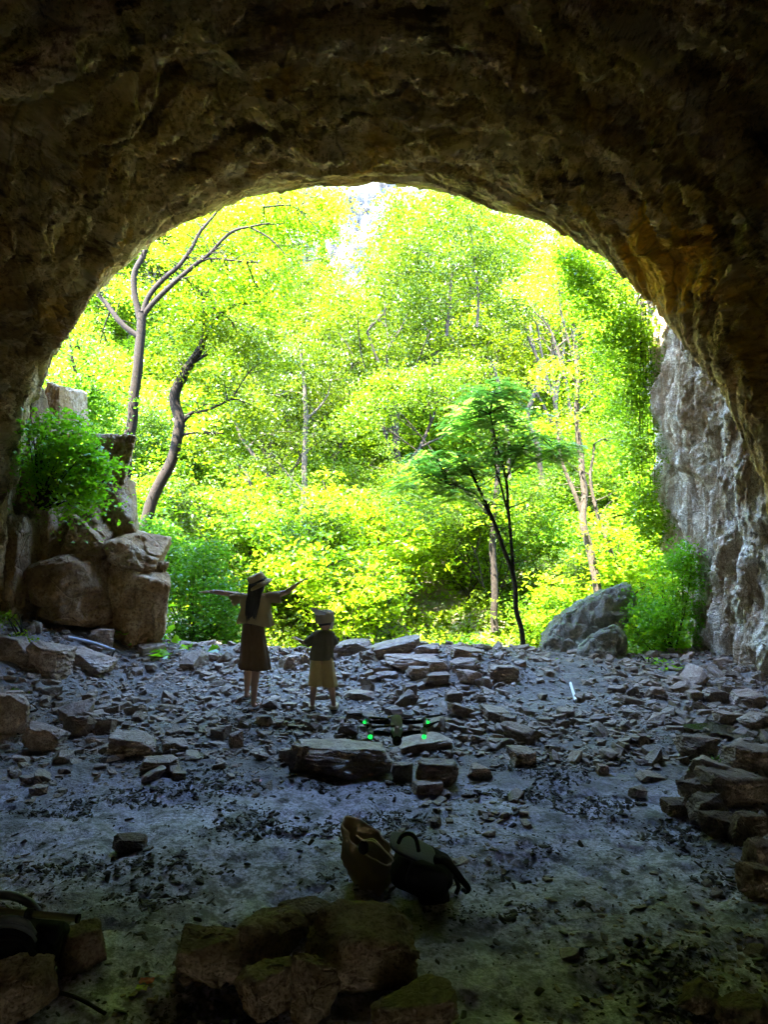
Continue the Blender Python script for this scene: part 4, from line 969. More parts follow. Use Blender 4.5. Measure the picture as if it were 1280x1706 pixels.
a_ = on_ground(60, 1655)+[0, 0, .02]; b_ = on_ground(175, 1706)+[0, 0, .03]; stick('branch', [a_, (a_+b_)/2+[.02, 0, .015], b_], .008, M['barkdark'], 'thin dark stick lying on mud in the lower left corner', 'stick', 6)
a_ = on_ground(180, 1118)+[0, 0, .05]; b_ = a_+[.06, .05, .18]; stick('twig', [a_, b_], .012, M['bark'], 'short broken brown stick poking up beside the left bush', 'stick', 6)
def scrap(name, px, py, s, col, label, seed):
    m_ = plain(name+'_colour', col, .6, .4, .1, 9); p = on_ground(px, py); rs = np.random.RandomState(seed); n = 9
    u, v = np.meshgrid(np.linspace(-1, 1, n), np.linspace(-.6, .6, n), indexing='ij'); V = np.stack([u.ravel()*s, v.ravel()*s, .25*s*fbm(np.stack([u.ravel()*1.4+seed, v.ravel()*1.4, 0*u.ravel()], 1), 3)+.35*s], 1)
    V2 = V-np.array([0, 0, .003]); F = grid_faces(n, n); mb = MB(); mb.add(V+p, F); mb.add(V2+p, F[:, ::-1]); o = mb.obj(name, m_, None, True, p); return tag(o, label, 'litter')
scrap('wrapper', 244, 1645, .030, (.45, .06, .03), 'crumpled little red wrapper on mud left of the foreground rocks', 1)
scrap('fallen_leaf', 236, 1655, .026, (.40, .50, .05), 'small yellow-green leaf lying against the red wrapper', 2)
scrap('wrapper', 430, 1299, .028, (.65, .25, .28), 'small pinkish scrap at the edge of rubble left of the broad boulder', 3)

# ------------------------------------------------------------ drone
M['drone'] = plain('drone_grey', (.50, .58, .85), .9, .05, .05, 5)
M['dronedark'] = plain('drone_black', (.012, .014, .022), .9, .05, .1, 5)
M['lens'] = plain('lens_glass', (.01, .01, .015), .08, .8, .05, 5)
m, nt, b, co = new_mat('green_lamp'); M['green'] = m; b.inputs['Base Color'].default_value = (.02, .6, .12, 1); b.inputs['Emission Color'].default_value = (.005, 1, .06, 1); b.inputs['Emission Strength'].default_value = .045
def drone():
    Yd = 3.55; c = at(661, 1210, Yd); root = empty('drone', c, 'small grey camera drone with green lamps hovering above the rubble', 'drone'); s = Yd/FPX
    def W(dx, dy, dz): return c+np.array([dx*s, dy, dz*s])
    mb = MB(); rings = []
    for t, w_, h_, z_ in [(-.115, .2, .15, -6), (-.105, .62, .6, -3), (-.08, .85, .9, 0), (0, 1, 1, 2), (.07, .9, .9, 4), (.11, .65, .6, 4), (.12, .2, .2, 4)]:
        a = np.linspace(0, 2*math.pi, 24, endpoint=False); x = np.sign(np.cos(a))*np.abs(np.cos(a))**.6*10*s*w_; z = np.sign(np.sin(a))*np.abs(np.sin(a))**.6*11*s*h_+z_*s
        rings.append(np.stack([c[0]+x, np.full(24, c[1]+t), c[2]+z], 1))
    loft(mb, rings); mb.obj('body', M['drone'], root)
    mb = MB(); rings = []                                   # belly with the battery seam
    for t, w_ in [(-.10, .5), (-.09, .9), (.08, .9), (.09, .5)]:
        a = np.linspace(0, 2*math.pi, 20, endpoint=False); rings.append(np.stack([c[0]+np.cos(a)*11*s*w_, np.full(20, c[1]+t), c[2]-8*s+np.sin(a)*7*s*w_], 1))
    loft(mb, rings); mb.obj('belly', M['dronedark'], root)
    mb = MB(); ball(mb, W(0, -.118, -13), np.array([8, 7, 8])*s, 3); g_ = mb.obj('camera', M['dronedark'], root)
    mb = MB(); tube(mb, [W(0, -.138, -13), W(0, -.15, -13)], 4.5*s, 16); mb.obj('lens', M['lens'], g_)
    for sx in (-1, 1):
        for near in (1, 0):
            if near: st, el, en = W(sx*12, -.06, -8), W(sx*28, -.10, -1), W(sx*43, -.135, 3)
            else: st, el, en = W(sx*12, .06, 2), W(sx*30, .09, -1), W(sx*49, .12, -3)
            mb = MB(); P = smooth_path([st, el, en], 8); tube(mb, P, np.linspace(4., 2.6, 8)*s, 10); arm = mb.obj('arm', M['dronedark'], root)
            mb = MB(); tube(mb, [en-[0, 0, 3*s], en+[0, 0, 5*s]], 5*s, 16); ball(mb, en+[0, 0, 5*s], np.array([4.6, 4.6, 2])*s, 2); mo = mb.obj('motor', M['drone'], root)
            mb = MB(); 
            if near: tube(mb, [en-[0, 0, 3*s], en-[0, 0, 9*s]], [3*s, 2*s], 10); mb.obj('foot', M['dronedark'], root)
            else: tube(mb, [en-[0, 0, 2*s], en-[0, 0, 16*s]], [2.6*s, 1.6*s], 10); mb.obj('foot', M['dronedark'], root)
            mb = MB(); ball(mb, (en+[0, -.012, -6.5*s]) if near else (en+[sx*6*s, -.01, 0]), (3.6*s,)*3 if near else (2.3*s,)*3, 2); mb.obj('lamp', M['green'], root)
            for q in (0, 1):                                # two blades at rest
                an = (.35 if sx > 0 else 2.7)+q*math.pi+near*.5; d_ = np.array([math.cos(an), math.sin(an), 0]); e_ = np.array([-d_[1], d_[0], 0]); L_ = 40*s
                t = np.linspace(0.05, 1, 14); ch = (4.5*np.sin(np.clip(t*1.15, 0, 1)**.6*math.pi)*.7+1.6)*s*(1-.55*t)
                ctr = en+np.array([0, 0, 8*s])+d_*(t*L_)[:, None]; ctr[:, 2] += .004*t
                A_ = ctr+e_*ch[:, None]+np.array([0, 0, .0025]); B_ = ctr-e_*ch[:, None]-np.array([0, 0, .0025])
                V = np.concatenate([A_, B_, A_-[0, 0, .0015], B_-[0, 0, .0015]]); n = 14; i = np.arange(n-1)
                F = np.concatenate([np.stack([i, i+1, i+1+n, i+n], 1), np.stack([i+2*n, i+3*n, i+1+3*n, i+1+2*n], 1), np.stack([i, i+2*n, i+1+2*n, i+1], 1), np.stack([i+n, i+1+n, i+1+3*n, i+3*n], 1)])
                mb = MB(); mb.add(V, F); mb.obj('propeller_blade', M['dronedark'], root)
drone()

# ------------------------------------------------------------ bags
M['canvas'] = plain('beige_canvas', (.30, .235, .145), .85, .2, .12, 6, .004)
M['rope'] = plain('cotton_rope', (.55, .47, .36), .8, .2, .1, 20)
M['black'] = plain('black_nylon', (.005, .0055, .007), .85, .12, .3, 12, .003)
M['strapgrey'] = plain('strap_grey', (.06, .07, .085), .5, .4, .2, 12)
def tote():
    b = on_ground(632, 1490); Yb = b[1]; s = Yb/FPX; root = empty('tote_bag', b, 'open slouching beige canvas tote bag with rope handles leaning on the backpack', 'tote bag')
    K = 48; a = np.linspace(0, 2*math.pi, K, endpoint=False)
    def P(px, py, dy=0): return at(px, py, Yb+dy)
    base = P(628, 1482, .12); rimc = P(614, 1398, .14); rings = []
    for t in np.linspace(0, 1, 40):
        c = base*(1-t)+rimc*t+np.array([-.018*math.sin(t*3.1), 0, 0])
        A_ = np.array([36*(1-t)+42*t, 0, -(2*(1-t)+30*t)])*s; B_ = np.array([.0*(t), .10+.03*math.sin(t*3), .015*t+.02*t*t])
        q = c+A_*np.cos(a)[:, None]+B_*np.sin(a)[:, None]
        # sagging front rim and folds
        q[:, 2] -= .035*t*t*np.clip(-np.sin(a), 0, 1)*(.6+.4*np.cos(a*2))
        nn = .022*fbm(q*6+2, 3)+.012*ridged(q*np.array([14, 14, 6])+1, 2)+.008*np.sin(a*9+3*t)*t; q += np.stack([np.cos(a)*nn, np.sin(a)*nn, 0*a], 1)
        rings.append(q)
    inner = [r_-(r_-r_.mean(0))*np.array([.05, .08, 0]) for r_ in rings[::-1]]
    mb = MB(); loft(mb, rings+inner[:-3], True, True); mb.obj('sack', M['canvas'], root)
    mb = MB(); tube(mb, np.vstack([rings[-1], rings[-1][:1]]), .0045, 6, False); mb.obj('hem', M['rope'], root)
    for q in (0, 1):
        dy = -.10 if q == 0 else .06
        mb = MB(); tube(mb, smooth_path([P(594, 1392, dy), P(606, 1400, dy-.04), P(622, 1398+q*4, dy-.05), P(640, 1416, dy-.05), P(655, 1432, dy-.03), P(648, 1440, dy)], 24), .0045, 6); mb.obj('handle', M['rope'], root)
    mb = MB(); ball(mb, P(606, 1412, -.115), np.array([9, 2, 12])*s, 2); mb.obj('patch', M['black'], root)
tote()
def rbox(c, dims, rot, p=5, sub=5, wob=.02, seed=0):
    V, F = ico(sub); q = (np.sum(np.abs(V)**p, 1))**(-1./p); V = V*q[:, None]*np.asarray(dims)/2; V = V*(1+wob*fbm(V*9+seed, 3))[:, None]
    return V@rotm(*rot).T+np.asarray(c), F
M['lid'] = plain('lid_nylon', (.012, .015, .026), .6, .3, .2, 12, .002)
def backpack():
    b = on_ground(706, 1508); Yb = b[1]+.02; s = Yb/FPX; root = empty('backpack', b, 'black backpack lying on its side beside the beige tote, handle loop up', 'backpack')
    def P(px, py, dy=0): return at(px, py, Yb+dy)
    mb = MB(); mb.add(*rbox(P(704, 1450, .10), (100*s, .24, 66*s), (.25, .44, .05), 4.5, 5, .05)); mb.obj('body', M['black'], root)
    mb = MB(); mb.add(*rbox(P(712, 1462, -.02), (70*s, .09, 46*s), (.2, .40, .05), 4, 4, .05, 3)); mb.obj('front_pocket', M['black'], root)
    mb = MB(); mb.add(*rbox(P(688, 1414, .06), (84*s, .19, 7*s), (.2, .42, .05), 4, 4, .03, 5)); mb.obj('lid', M['lid'], root)
    mb = MB(); mb.add(*rbox(P(722, 1490, .08), (52*s, .2, 30*s), (.1, .2, .05), 4, 4, .05, 5)); mb.obj('base', M['black'], root)
    mb = MB(); tube(mb, smooth_path([P(664, 1404, .02), P(670, 1393, .0), P(682, 1389, -.01), P(693, 1397, -.01), P(698, 1418, .0)], 20), 3.6*s, 8); mb.obj('handle', M['black'], root)
    mb = MB(); tube(mb, smooth_path([P(726, 1432, 0), P(742, 1434, -.03), P(756, 1448, -.04), P(770, 1466, -.05), P(781, 1480, -.05), P(776, 1486, -.02)], 20), np.linspace(8, 4, 20)*s, 8); mb.obj('strap', M['black'], root)
    mb = MB(); tube(mb, smooth_path([P(735, 1440, .14), P(752, 1452, .12), P(764, 1475, .10), P(760, 1490, .08)], 16), 4*s, 8); mb.obj('strap', M['black'], root)
    mb = MB(); mb.add(*rbox(P(773, 1483, -.06), (9*s, .015, 7*s), (0, .5, 0), 6, 2, 0)); mb.obj('buckle', M['strapgrey'], root)
backpack()
def corner_bag():
    Yb = 2.95; c = at(20, 1600, Yb); root = empty('camera_bag', c, 'black padded bag with a carrying strap heaped on rocks in the lower left corner', 'bag'); s = Yb/FPX
    def P(px, py, dy=0): return at(px, py, Yb+dy)
    mb = MB(); mb.add(*rbox(P(22, 1582, .05), (150*s, .25, 92*s), (.1, .1, .1), 4, 5, .12, 2)); mb.obj('body', M['black'], root)
    for i in range(4):
        mb = MB(); tube(mb, smooth_path([P(-30, 1536+i*12, -.10), P(10, 1530+i*10, -.13), P(40, 1536+i*10, -.12), P(56, 1556+i*12, -.08)], 14), 5.5*s, 8); mb.obj('padded_rib', M['strapgrey'] if i < 2 else M['black'], root)
    mb = MB(); tube(mb, smooth_path([P(-20, 1492, .05), P(15, 1492, .0), P(45, 1502, -.02), P(62, 1518, .02)], 18), 7*s, 10); mb.obj('strap', M['strapgrey'], root)
    mb = MB(); mb.add(*rbox(P(82, 1548, .06), (40*s, .12, 36*s), (0, .1, .1), 4, 4, .05, 6)); mb.obj('side_pouch', M['black'], root)
corner_bag()
M['olive'] = plain('olive_tube', (.10, .11, .04), .45, .5, .1, 10)
def tripod_leg():
    Yb = 2.85; a = at(-60, 1512, Yb); b = at(127, 1530, Yb); root = empty('tripod_leg', (a+b)/2, 'dark olive tripod leg resting across the black bag at lower left', 'tripod leg')
    mb = MB(); tube(mb, [a, b], .016, 4); mb.obj('tube', M['olive'], root); mb = MB(); tube(mb, [b, b+(b-a)/np.linalg.norm(b-a)*.012], .018, 12); mb.obj('cap', M['black'], root)
    mb = MB(); m_ = a*.45+b*.55; tube(mb, [m_, m_+(b-a)/np.linalg.norm(b-a)*.03], .021, 12); mb.obj('clamp', M['black'], root)
tripod_leg()

# ------------------------------------------------------------ people
M['skin'] = plain('skin', (.44, .26, .18), .6, .35, .05, 5)
M['hair'] = plain('black_hair', (.012, .010, .009), .5, .4, .4, 40)
M['straw'] = plain('straw', (.42, .32, .18), .85, .2, .15, 60, .002)
M['shirt'] = plain('khaki_shirt', (.33, .255, .13), .9, .2, .08, 10, .001)
M['skirt'] = plain('brown_culottes', (.13, .085, .05), .9, .2, .12, 10, .001)
M['belt'] = plain('dark_belt', (.03, .025, .02), .6, .3, .1, 10)
M['tee'] = plain('dark_olive_tee', (.11, .105, .07), .9, .2, .1, 10, .001)
M['shorts'] = plain('khaki_shorts', (.42, .32, .14), .9, .2, .1, 10, .001)
M['cap'] = plain('beige_cap', (.34, .28, .19), .9, .2, .1, 10)
M['shoe'] = plain('tan_shoe', (.34, .27, .16), .7, .3, .15, 10)
M['sole'] = plain('dark_sole', (.05, .045, .04), .8, .3, .1, 10)
M['eye'] = plain('eye_white', (.75, .75, .72), .3, .5, .02, 10)
M['pale'] = plain('pale_cloth', (.62, .64, .68), .8, .2, .05, 10)

def skin_mesh(J, E, root_i, lv=2):
    """J: list of (xyz, radius or (rx, ry)); E: edges"""
    me = bpy.data.meshes.new('tmp'); me.from_pydata([tuple(map(float, j[0])) for j in J], E, [])
    o = bpy.data.objects.new('tmp', me); COL.objects.link(o)
    md = o.modifiers.new('s', 'SKIN'); md.use_smooth_shade = True; md.branch_smoothing = .5
    if not me.skin_vertices:
        bm = bmesh.new(); bm.from_mesh(me); bm.verts.layers.skin.verify(); bm.to_mesh(me); bm.free()
    for i, sv in enumerate(me.skin_vertices[0].data):
        r = J[i][1]; sv.radius = (r, r) if np.isscalar(r) else r; sv.use_root = (i == root_i); sv.use_loose = False
    sb = o.modifiers.new('b', 'SUBSURF'); sb.levels = lv; sb.render_levels = lv
    dg = bpy.context.evaluated_depsgraph_get(); ev = o.evaluated_get(dg); m2 = ev.to_mesh()
    V = np.array([v.co[:] for v in m2.vertices]); F3 = [tuple(p.vertices) for p in m2.polygons if len(p.vertices) == 3]; F4 = [tuple(p.vertices) for p in m2.polygons if len(p.vertices) == 4]
    ev.to_mesh_clear(); bpy.data.objects.remove(o); return V, [np.array(f) for f in (F3, F4) if f]
def head_shape(h, yaw, tilt, pitch=0.):
    """head of height h facing +Y before turning; returns vertices about its centre"""
    V, F = ico(5); x, y, z = V.T; W = V.copy()
    W[:, 0] *= .36*h*(1-.22*ss(.1, -.9, z)*ss(-.3, .6, y)); W[:, 1] *= .44*h; W[:, 2] *= .5*h
    jaw = ss(-.1, -.9, z); W[:, 1] -= .06*h*jaw*(y < 0); W[:, 1] += .03*h*ss(-.5, -.85, z)*ss(.2, .8, y)
    g = lambda cx_, cz, sx, sz: np.exp(-((x-cx_)/sx)**2-((z-cz)/sz)**2)*(y > 0)
    W[:, 1] += .10*h*g(0, -.12, .13, .20)+.03*h*g(0, .05, .1, .2)+.02*h*g(0, -.48, .22, .07)+.02*h*g(0, -.80, .2, .12)
    W[:, 1] -= .035*h*g(.33, .06, .16, .12)+.035*h*g(-.33, .06, .16, .12)+.012*h*g(0, -.42, .2, .03)
    mb = MB(); mb.add(W, F)
    for sx in (-1, 1): ball(mb, (sx*.37*h, -.01*h, -.02*h), (.035*h, .07*h, .12*h), 2, rotm(0, 0, sx*.3))
    eyes = MB()
    for sx in (-1, 1): ball(eyes, (sx*.125*h, .375*h, .03*h), (.05*h, .04*h, .032*h), 2)
    Rm = np.array(Euler((pitch, tilt, yaw)).to_matrix())
    Vh, Fh = mb.get(); Ve, Fe = eyes.get()
    return Vh@Rm.T, Fh, Ve@Rm.T, Fe, Rm
def hand(J, E, iw, wrist, d, up, L, r):
    """palm and five fingers on joint iw; d = direction of the hand, up = back of the hand"""
    d = d/np.linalg.norm(d); side = np.cross(d, up); side /= np.linalg.norm(side); up = np.cross(side, d)
    pm = len(J); J.append((wrist+d*L*.22, (r*1.9, r*1.2))); E.append((iw, pm)); pk = len(J); J.append((wrist+d*L*.42, (r*2.0, r*1.1))); E.append((pm, pk))
    for k, (o, ln) in enumerate([(-.30, .40), (-.10, .48), (.10, .45), (.30, .36)]):
        b = wrist+d*L*.46+side*L*o*.75; p1 = b+(d+side*o*.25)*L*ln*.5-up*L*.02; p2 = p1+(d+side*o*.2)*L*ln*.5-up*L*.09
        i = len(J); J += [(b, r*.62), (p1, r*.52), (p2, r*.40)]; E += [(pk, i), (i, i+1), (i+1, i+2)]
    i = len(J); b = wrist+d*L*.15-side*L*.24; J += [(b, r*.7), (b+(d*.7-side*.5)*L*.22-up*L*.03, r*.6), (b+(d*1.3-side*.6)*L*.25-up*L*.08, r*.42)]; E += [(pm, i), (i, i+1), (i+1, i+2)]
def ring(c, ax, ay, n=40, nrm=None, f=None):
    a = np.linspace(0, 2*math.pi, n, endpoint=False); m_ = 1 if f is None else f(a)
    return np.asarray(c)+np.outer(np.cos(a)*m_, ax)+np.outer(np.sin(a)*m_, ay)
def sleeve(mb, P, r, n=24, wob=.006, seed=0):
    P = smooth_path(P, 12); T, N, B = frames(P); rr = np.interp(np.linspace(0, 1, 12), np.linspace(0, 1, len(r)), r); a = np.linspace(0, 2*math.pi, n, endpoint=False)
    R_ = P[:, None]+rr[:, None, None]*(np.cos(a)[None, :, None]*N[:, None]+np.sin(a)[None, :, None]*B[:, None])
    V = R_.reshape(-1, 3); V = V+(wob*fbm(V*14+seed, 2))[:, None]*np.repeat((R_-P[:, None]), 1, 0).reshape(-1, 3)/np.repeat(rr, n)[:, None]
    R_ = V.reshape(12, n, 3); inner = P[::-1][:4, None]+(R_[::-1][:4]-P[::-1][:4, None])*.9
    loft(mb, np.concatenate([R_, inner]), True, False)

def woman():
    Y0 = 7.7; s = Y0/FPX
    def P(px, py, dy=0.): return np.array([(px-CX)*s, Y0+dy, CAMZ-(py-HZ)*s])
    foot = P(416, 1178); root = empty('person', foot, 'person in straw hat with long black hair, both arms flung wide, facing the trees', 'person')
    J = []; E = []
    def j(p, r): J.append((p, r)); return len(J)-1
    pel = j(P(421, 1062), (.10, .085)); wa = j(P(421, 1036), (.088, .07)); ch = j(P(423, 1010), (.10, .075)); up = j(P(425, 997), (.075, .06)); nk = j(P(427, 990), .036); nh = j(P(428, 981), .038)
    E += [(pel, wa), (wa, ch), (ch, up), (up, nk), (nk, nh)]
    for (sh, el, wr, hd, upv) in (((404, 994), (374, 988.5), (352, 986), (336, 986), (0, 0, 1)), ((447, 993), (476, 988), (494, 974), (508, 965), (0, 0, 1))):
        a = j(P(*sh), .047); b = j(P(*el, .02), .032); m_ = j((P(*el, .02)+P(*wr, .03))/2, .029); c = j(P(*wr, .03), .024); E += [(up, a), (a, b), (b, m_), (m_, c)]
        d = P(*hd, .04)-P(*wr, .03); hand(J, E, c, P(*wr, .03), d, np.array(upv, float), .165, .0125)
    for (hp, kn, an, toe, dy) in (((411, 1070), (410, 1118), (404.5, 1161), (412, 1168), .22), ((431, 1070), (426, 1122), (423, 1169), (432, 1176), 0.)):
        a = j(P(*hp, dy*.2), .080); b = j(P(*kn, dy*.7), .048); c = j(P(kn[0]*.6+an[0]*.4-.5, kn[1]*.62+an[1]*.38, dy*.85-.012), .047); d = j(P(*an, dy), .028); f0 = j(P(an[0]-.5, an[1]+6, dy-.03), .030)
        f1 = j(P(toe[0], toe[1]+1.2, dy+.10), .026); f2 = j(P(toe[0]+2, toe[1]+2.5, dy+.15), .018)
        E += [(pel, a), (a, b), (b, c), (c, d), (d, f0), (f0, f1), (f1, f2)]
    V, F = skin_mesh(J, E, pel); hh = .205; hc = P(429.5, 974)
    Vh, Fh, Ve, Fe, Rm = head_shape(hh, R(-38), R(10), R(8)); mb = MB(); mb.add(V, *F); mb.add(Vh+hc, *Fh); body = mb.obj('body', M['skin'], root)
    obj('eyes', Ve+hc, Fe, M['eye'], body)
    # hair: cap of hair and a long fall down the back
    mb = MB(); Vc, Fc = ico(4); q = Vc*np.array([.42, .49, .54])*hh; q = q[:, :]; fr = (Vc[:, 1] > .35) & (Vc[:, 2] < .35); q[fr] *= .72; mb.add(q@Rm.T+hc, Fc)
    rs_ = np.random.RandomState(3)
    rings = []
    for t in np.linspace(0, 1, 26):
        px = np.interp(t, [0, .3, .6, 1], [429, 426, 423, 419]); py = 972+60*t; w_ = np.interp(t, [0, .2, .5, .8, 1], [.085, .075, .068, .045, .008]); dd = np.interp(t, [0, .3, .6, 1], [-.07, -.095, -.10, -.105])
        rings.append(ring(P(px, py, dd), (w_, 0, 0), (0, .035 if t < .9 else .02, 0), 44, f=lambda a, t=t: 1+.07*np.sin(a*11+t*3)+.05*np.sin(a*17+t*5)))
    loft(mb, rings)
    for i in range(40):
        x0 = rs_.uniform(-12, 11); tt = rs_.uniform(.75, 1.04); tube(mb, smooth_path([P(428+x0*.7, 980, -.10), P(425+x0, 1003, -.125), P(421+x0*.6+rs_.normal()*1.5, 975+60*tt, -.12)], 10), [.006]*8+[.004, .001], 5, False)
    mb.obj('hair', M['hair'], root)
    # hat
    up_ = np.array([math.sin(R(-24)), -.12, math.cos(R(-24))]); up_ /= np.linalg.norm(up_); ax = np.cross([0, 1, 0], up_); ax /= np.linalg.norm(ax); ay = np.cross(up_, ax); hb = P(430.5, 971)
    mb = MB(); prof = [(.148, -.030), (.135, -.012), (.112, .000), (.104, .012), (.101, .05), (.096, .088), (.088, .100), (.05, .104), (.0, .098)]
    rr = [ring(hb+up_*(z+0), ax*r, ay*r, 48, f=lambda a, r=r: 1+(.03*np.sin(2*a+1)+.015*np.sin(5*a) if r > .11 else 0)) for r, z in prof]
    und = [ring(hb+up_*(z-.006), ax*r, ay*r, 48) for r, z in [(.096, .08), (.098, .01), (.112, -.006), (.135, -.018), (.148, -.036)]]
    for k in range(len(rr)-4): rr[k] = rr[k]
    loft(mb, und+rr, False, False); mb.obj('hat', M['straw'], root)
    mb = MB(); loft(mb, [ring(hb+up_*z, ax*r, ay*r, 40) for z, r in [(.008, .105), (.010, .1075), (.030, .1065), (.032, .104)]], False, False); mb.obj('hat_band', M['belt'], root)
    # boxy cropped shirt
    mb = MB(); rings = []
    for py, xl, xr, d_ in [(990, 420, 434, .045), (992, 408, 444, .07), (996, 402, 450, .09), (1004, 401, 451, .10), (1014, 402, 450, .105), (1024, 399, 452, .11), (1032, 396.5, 454, .115), (1037, 395, 455.5, .118), (1039.5, 395.5, 455.5, .118)]:
        t = (py-990)/50; c = P((xl+xr)/2, py, -.005); w_ = (xr-xl)/2*s
        r_ = ring(c, (w_, 0, 0), (0, d_, 0), 64, f=lambda a, t=t: 1+t*(.035*np.sin(7*a+.5)+.03*np.sin(11*a+2))); r_[:, 2] += t*.014*np.sin(3*np.linspace(0, 2*math.pi, 64, endpoint=False)+.6)-t*.02*np.cos(np.linspace(0, 2*math.pi, 64, endpoint=False)); rings.append(r_)
    Rn = np.array(rings); fine = np.array([smooth_path(Rn[:, k], 26) for k in range(64)]).transpose(1, 0, 2)
    sh_ = fine.shape; q = fine.reshape(-1, 3); cc = np.repeat(fine.mean(1), 64, 0); dq = q-cc; dq[:, 2] = 0; dq /= np.linalg.norm(dq, axis=1)[:, None]+1e-6; q = q+dq*(.007*ridged(q*np.array([9, 9, 4]), 2))[:, None]; fine = q.reshape(sh_)
    inn = fine[::-1][:9].copy(); inn = inn.mean(1)[:, None]+(inn-inn.mean(1)[:, None])*np.array([.94, .94, 1]); loft(mb, np.concatenate([fine, inn]), True, False)
    sleeve(mb, [P(410, 997), P(396, 996), P(386, 999.5)], [.055, .060, .068, .072], seed=1); sleeve(mb, [P(443, 996), P(456, 995), P(468, 995)], [.055, .062, .066, .070], seed=2)
    mb.obj('shirt', M['shirt'], root)
    mb = MB(); loft(mb, [ring(P(421.5, py, 0), (w_, 0, 0), (0, .085, 0), 40) for py, w_ in [(1041, .109), (1036, .112)]], True, True); mb.obj('belt', M['belt'], root)
    # wide culottes: one waist, two legs
    mb = MB()
    def leg_(cx0, cx1, w0, w1, dyy, ph):
        rings = []
        for t in np.linspace(0, 1, 22):
            py = 1039+76*t; c = P(cx0+(cx1-cx0)*t, py, dyy*t); w_ = (w0+(w1-w0)*t**.8)*s; d_ = .095+.035*t
            rings.append(ring(c, (w_, 0, 0), (0, d_, 0), 56, f=lambda a, t=t: 1+(.02+.045*t)*np.sin(8*a+ph)+.025*t*np.sin(13*a+ph*2)+.01*np.sin(15*a)*(1-t)))
        inn = [r_.mean(0)+(r_-r_.mean(0))*np.array([.93, .93, 1]) for r_ in rings[::-1][:5]]; loft(mb, rings+inn, True, False)
    leg_(415.5, 413, 10.5, 15.8, .05, .3); leg_(426.5, 433, 11.5, 18.3, 0, 1.7)
    mb.obj('culottes', M['skirt'], root)
    for (ax_, ay_, dy, tx) in ((404.5, 1166, .22, 8), (423, 1174.5, 0., 9)):
        mb = MB(); a = P(ax_-1, ay_+2.6, dy-.05); b = P(ax_+tx+2, ay_+3.4, dy+.16); m_ = (a+b)/2; L_ = np.linalg.norm(b-a)*.56; yw = math.atan2(b[1]-a[1], b[0]-a[0])
        mb.add(*rbox(m_-[0, 0, .012], (L_*2, .085, .026), (0, 0, yw), 5, 4, .02)); sh = mb.obj('sandal', M['sole'], root)
        mb = MB()
        for t in (.35, .62): q = a*(1-t)+b*t; tube(mb, smooth_path([q+[math.sin(yw)*.04, -math.cos(yw)*.04, 0], q+[0, 0, .045 if t < .5 else .035], q-[math.sin(yw)*.04, -math.cos(yw)*.04, 0]], 10), .008, 6)
        mb.obj('strap', M['shoe'], sh)
    mb = MB(); tube(mb, [P(353.5, 986, .03), P(356, 986.3, .03)], .0235, 14); mb.obj('bracelet', M['pale'], root)
woman()

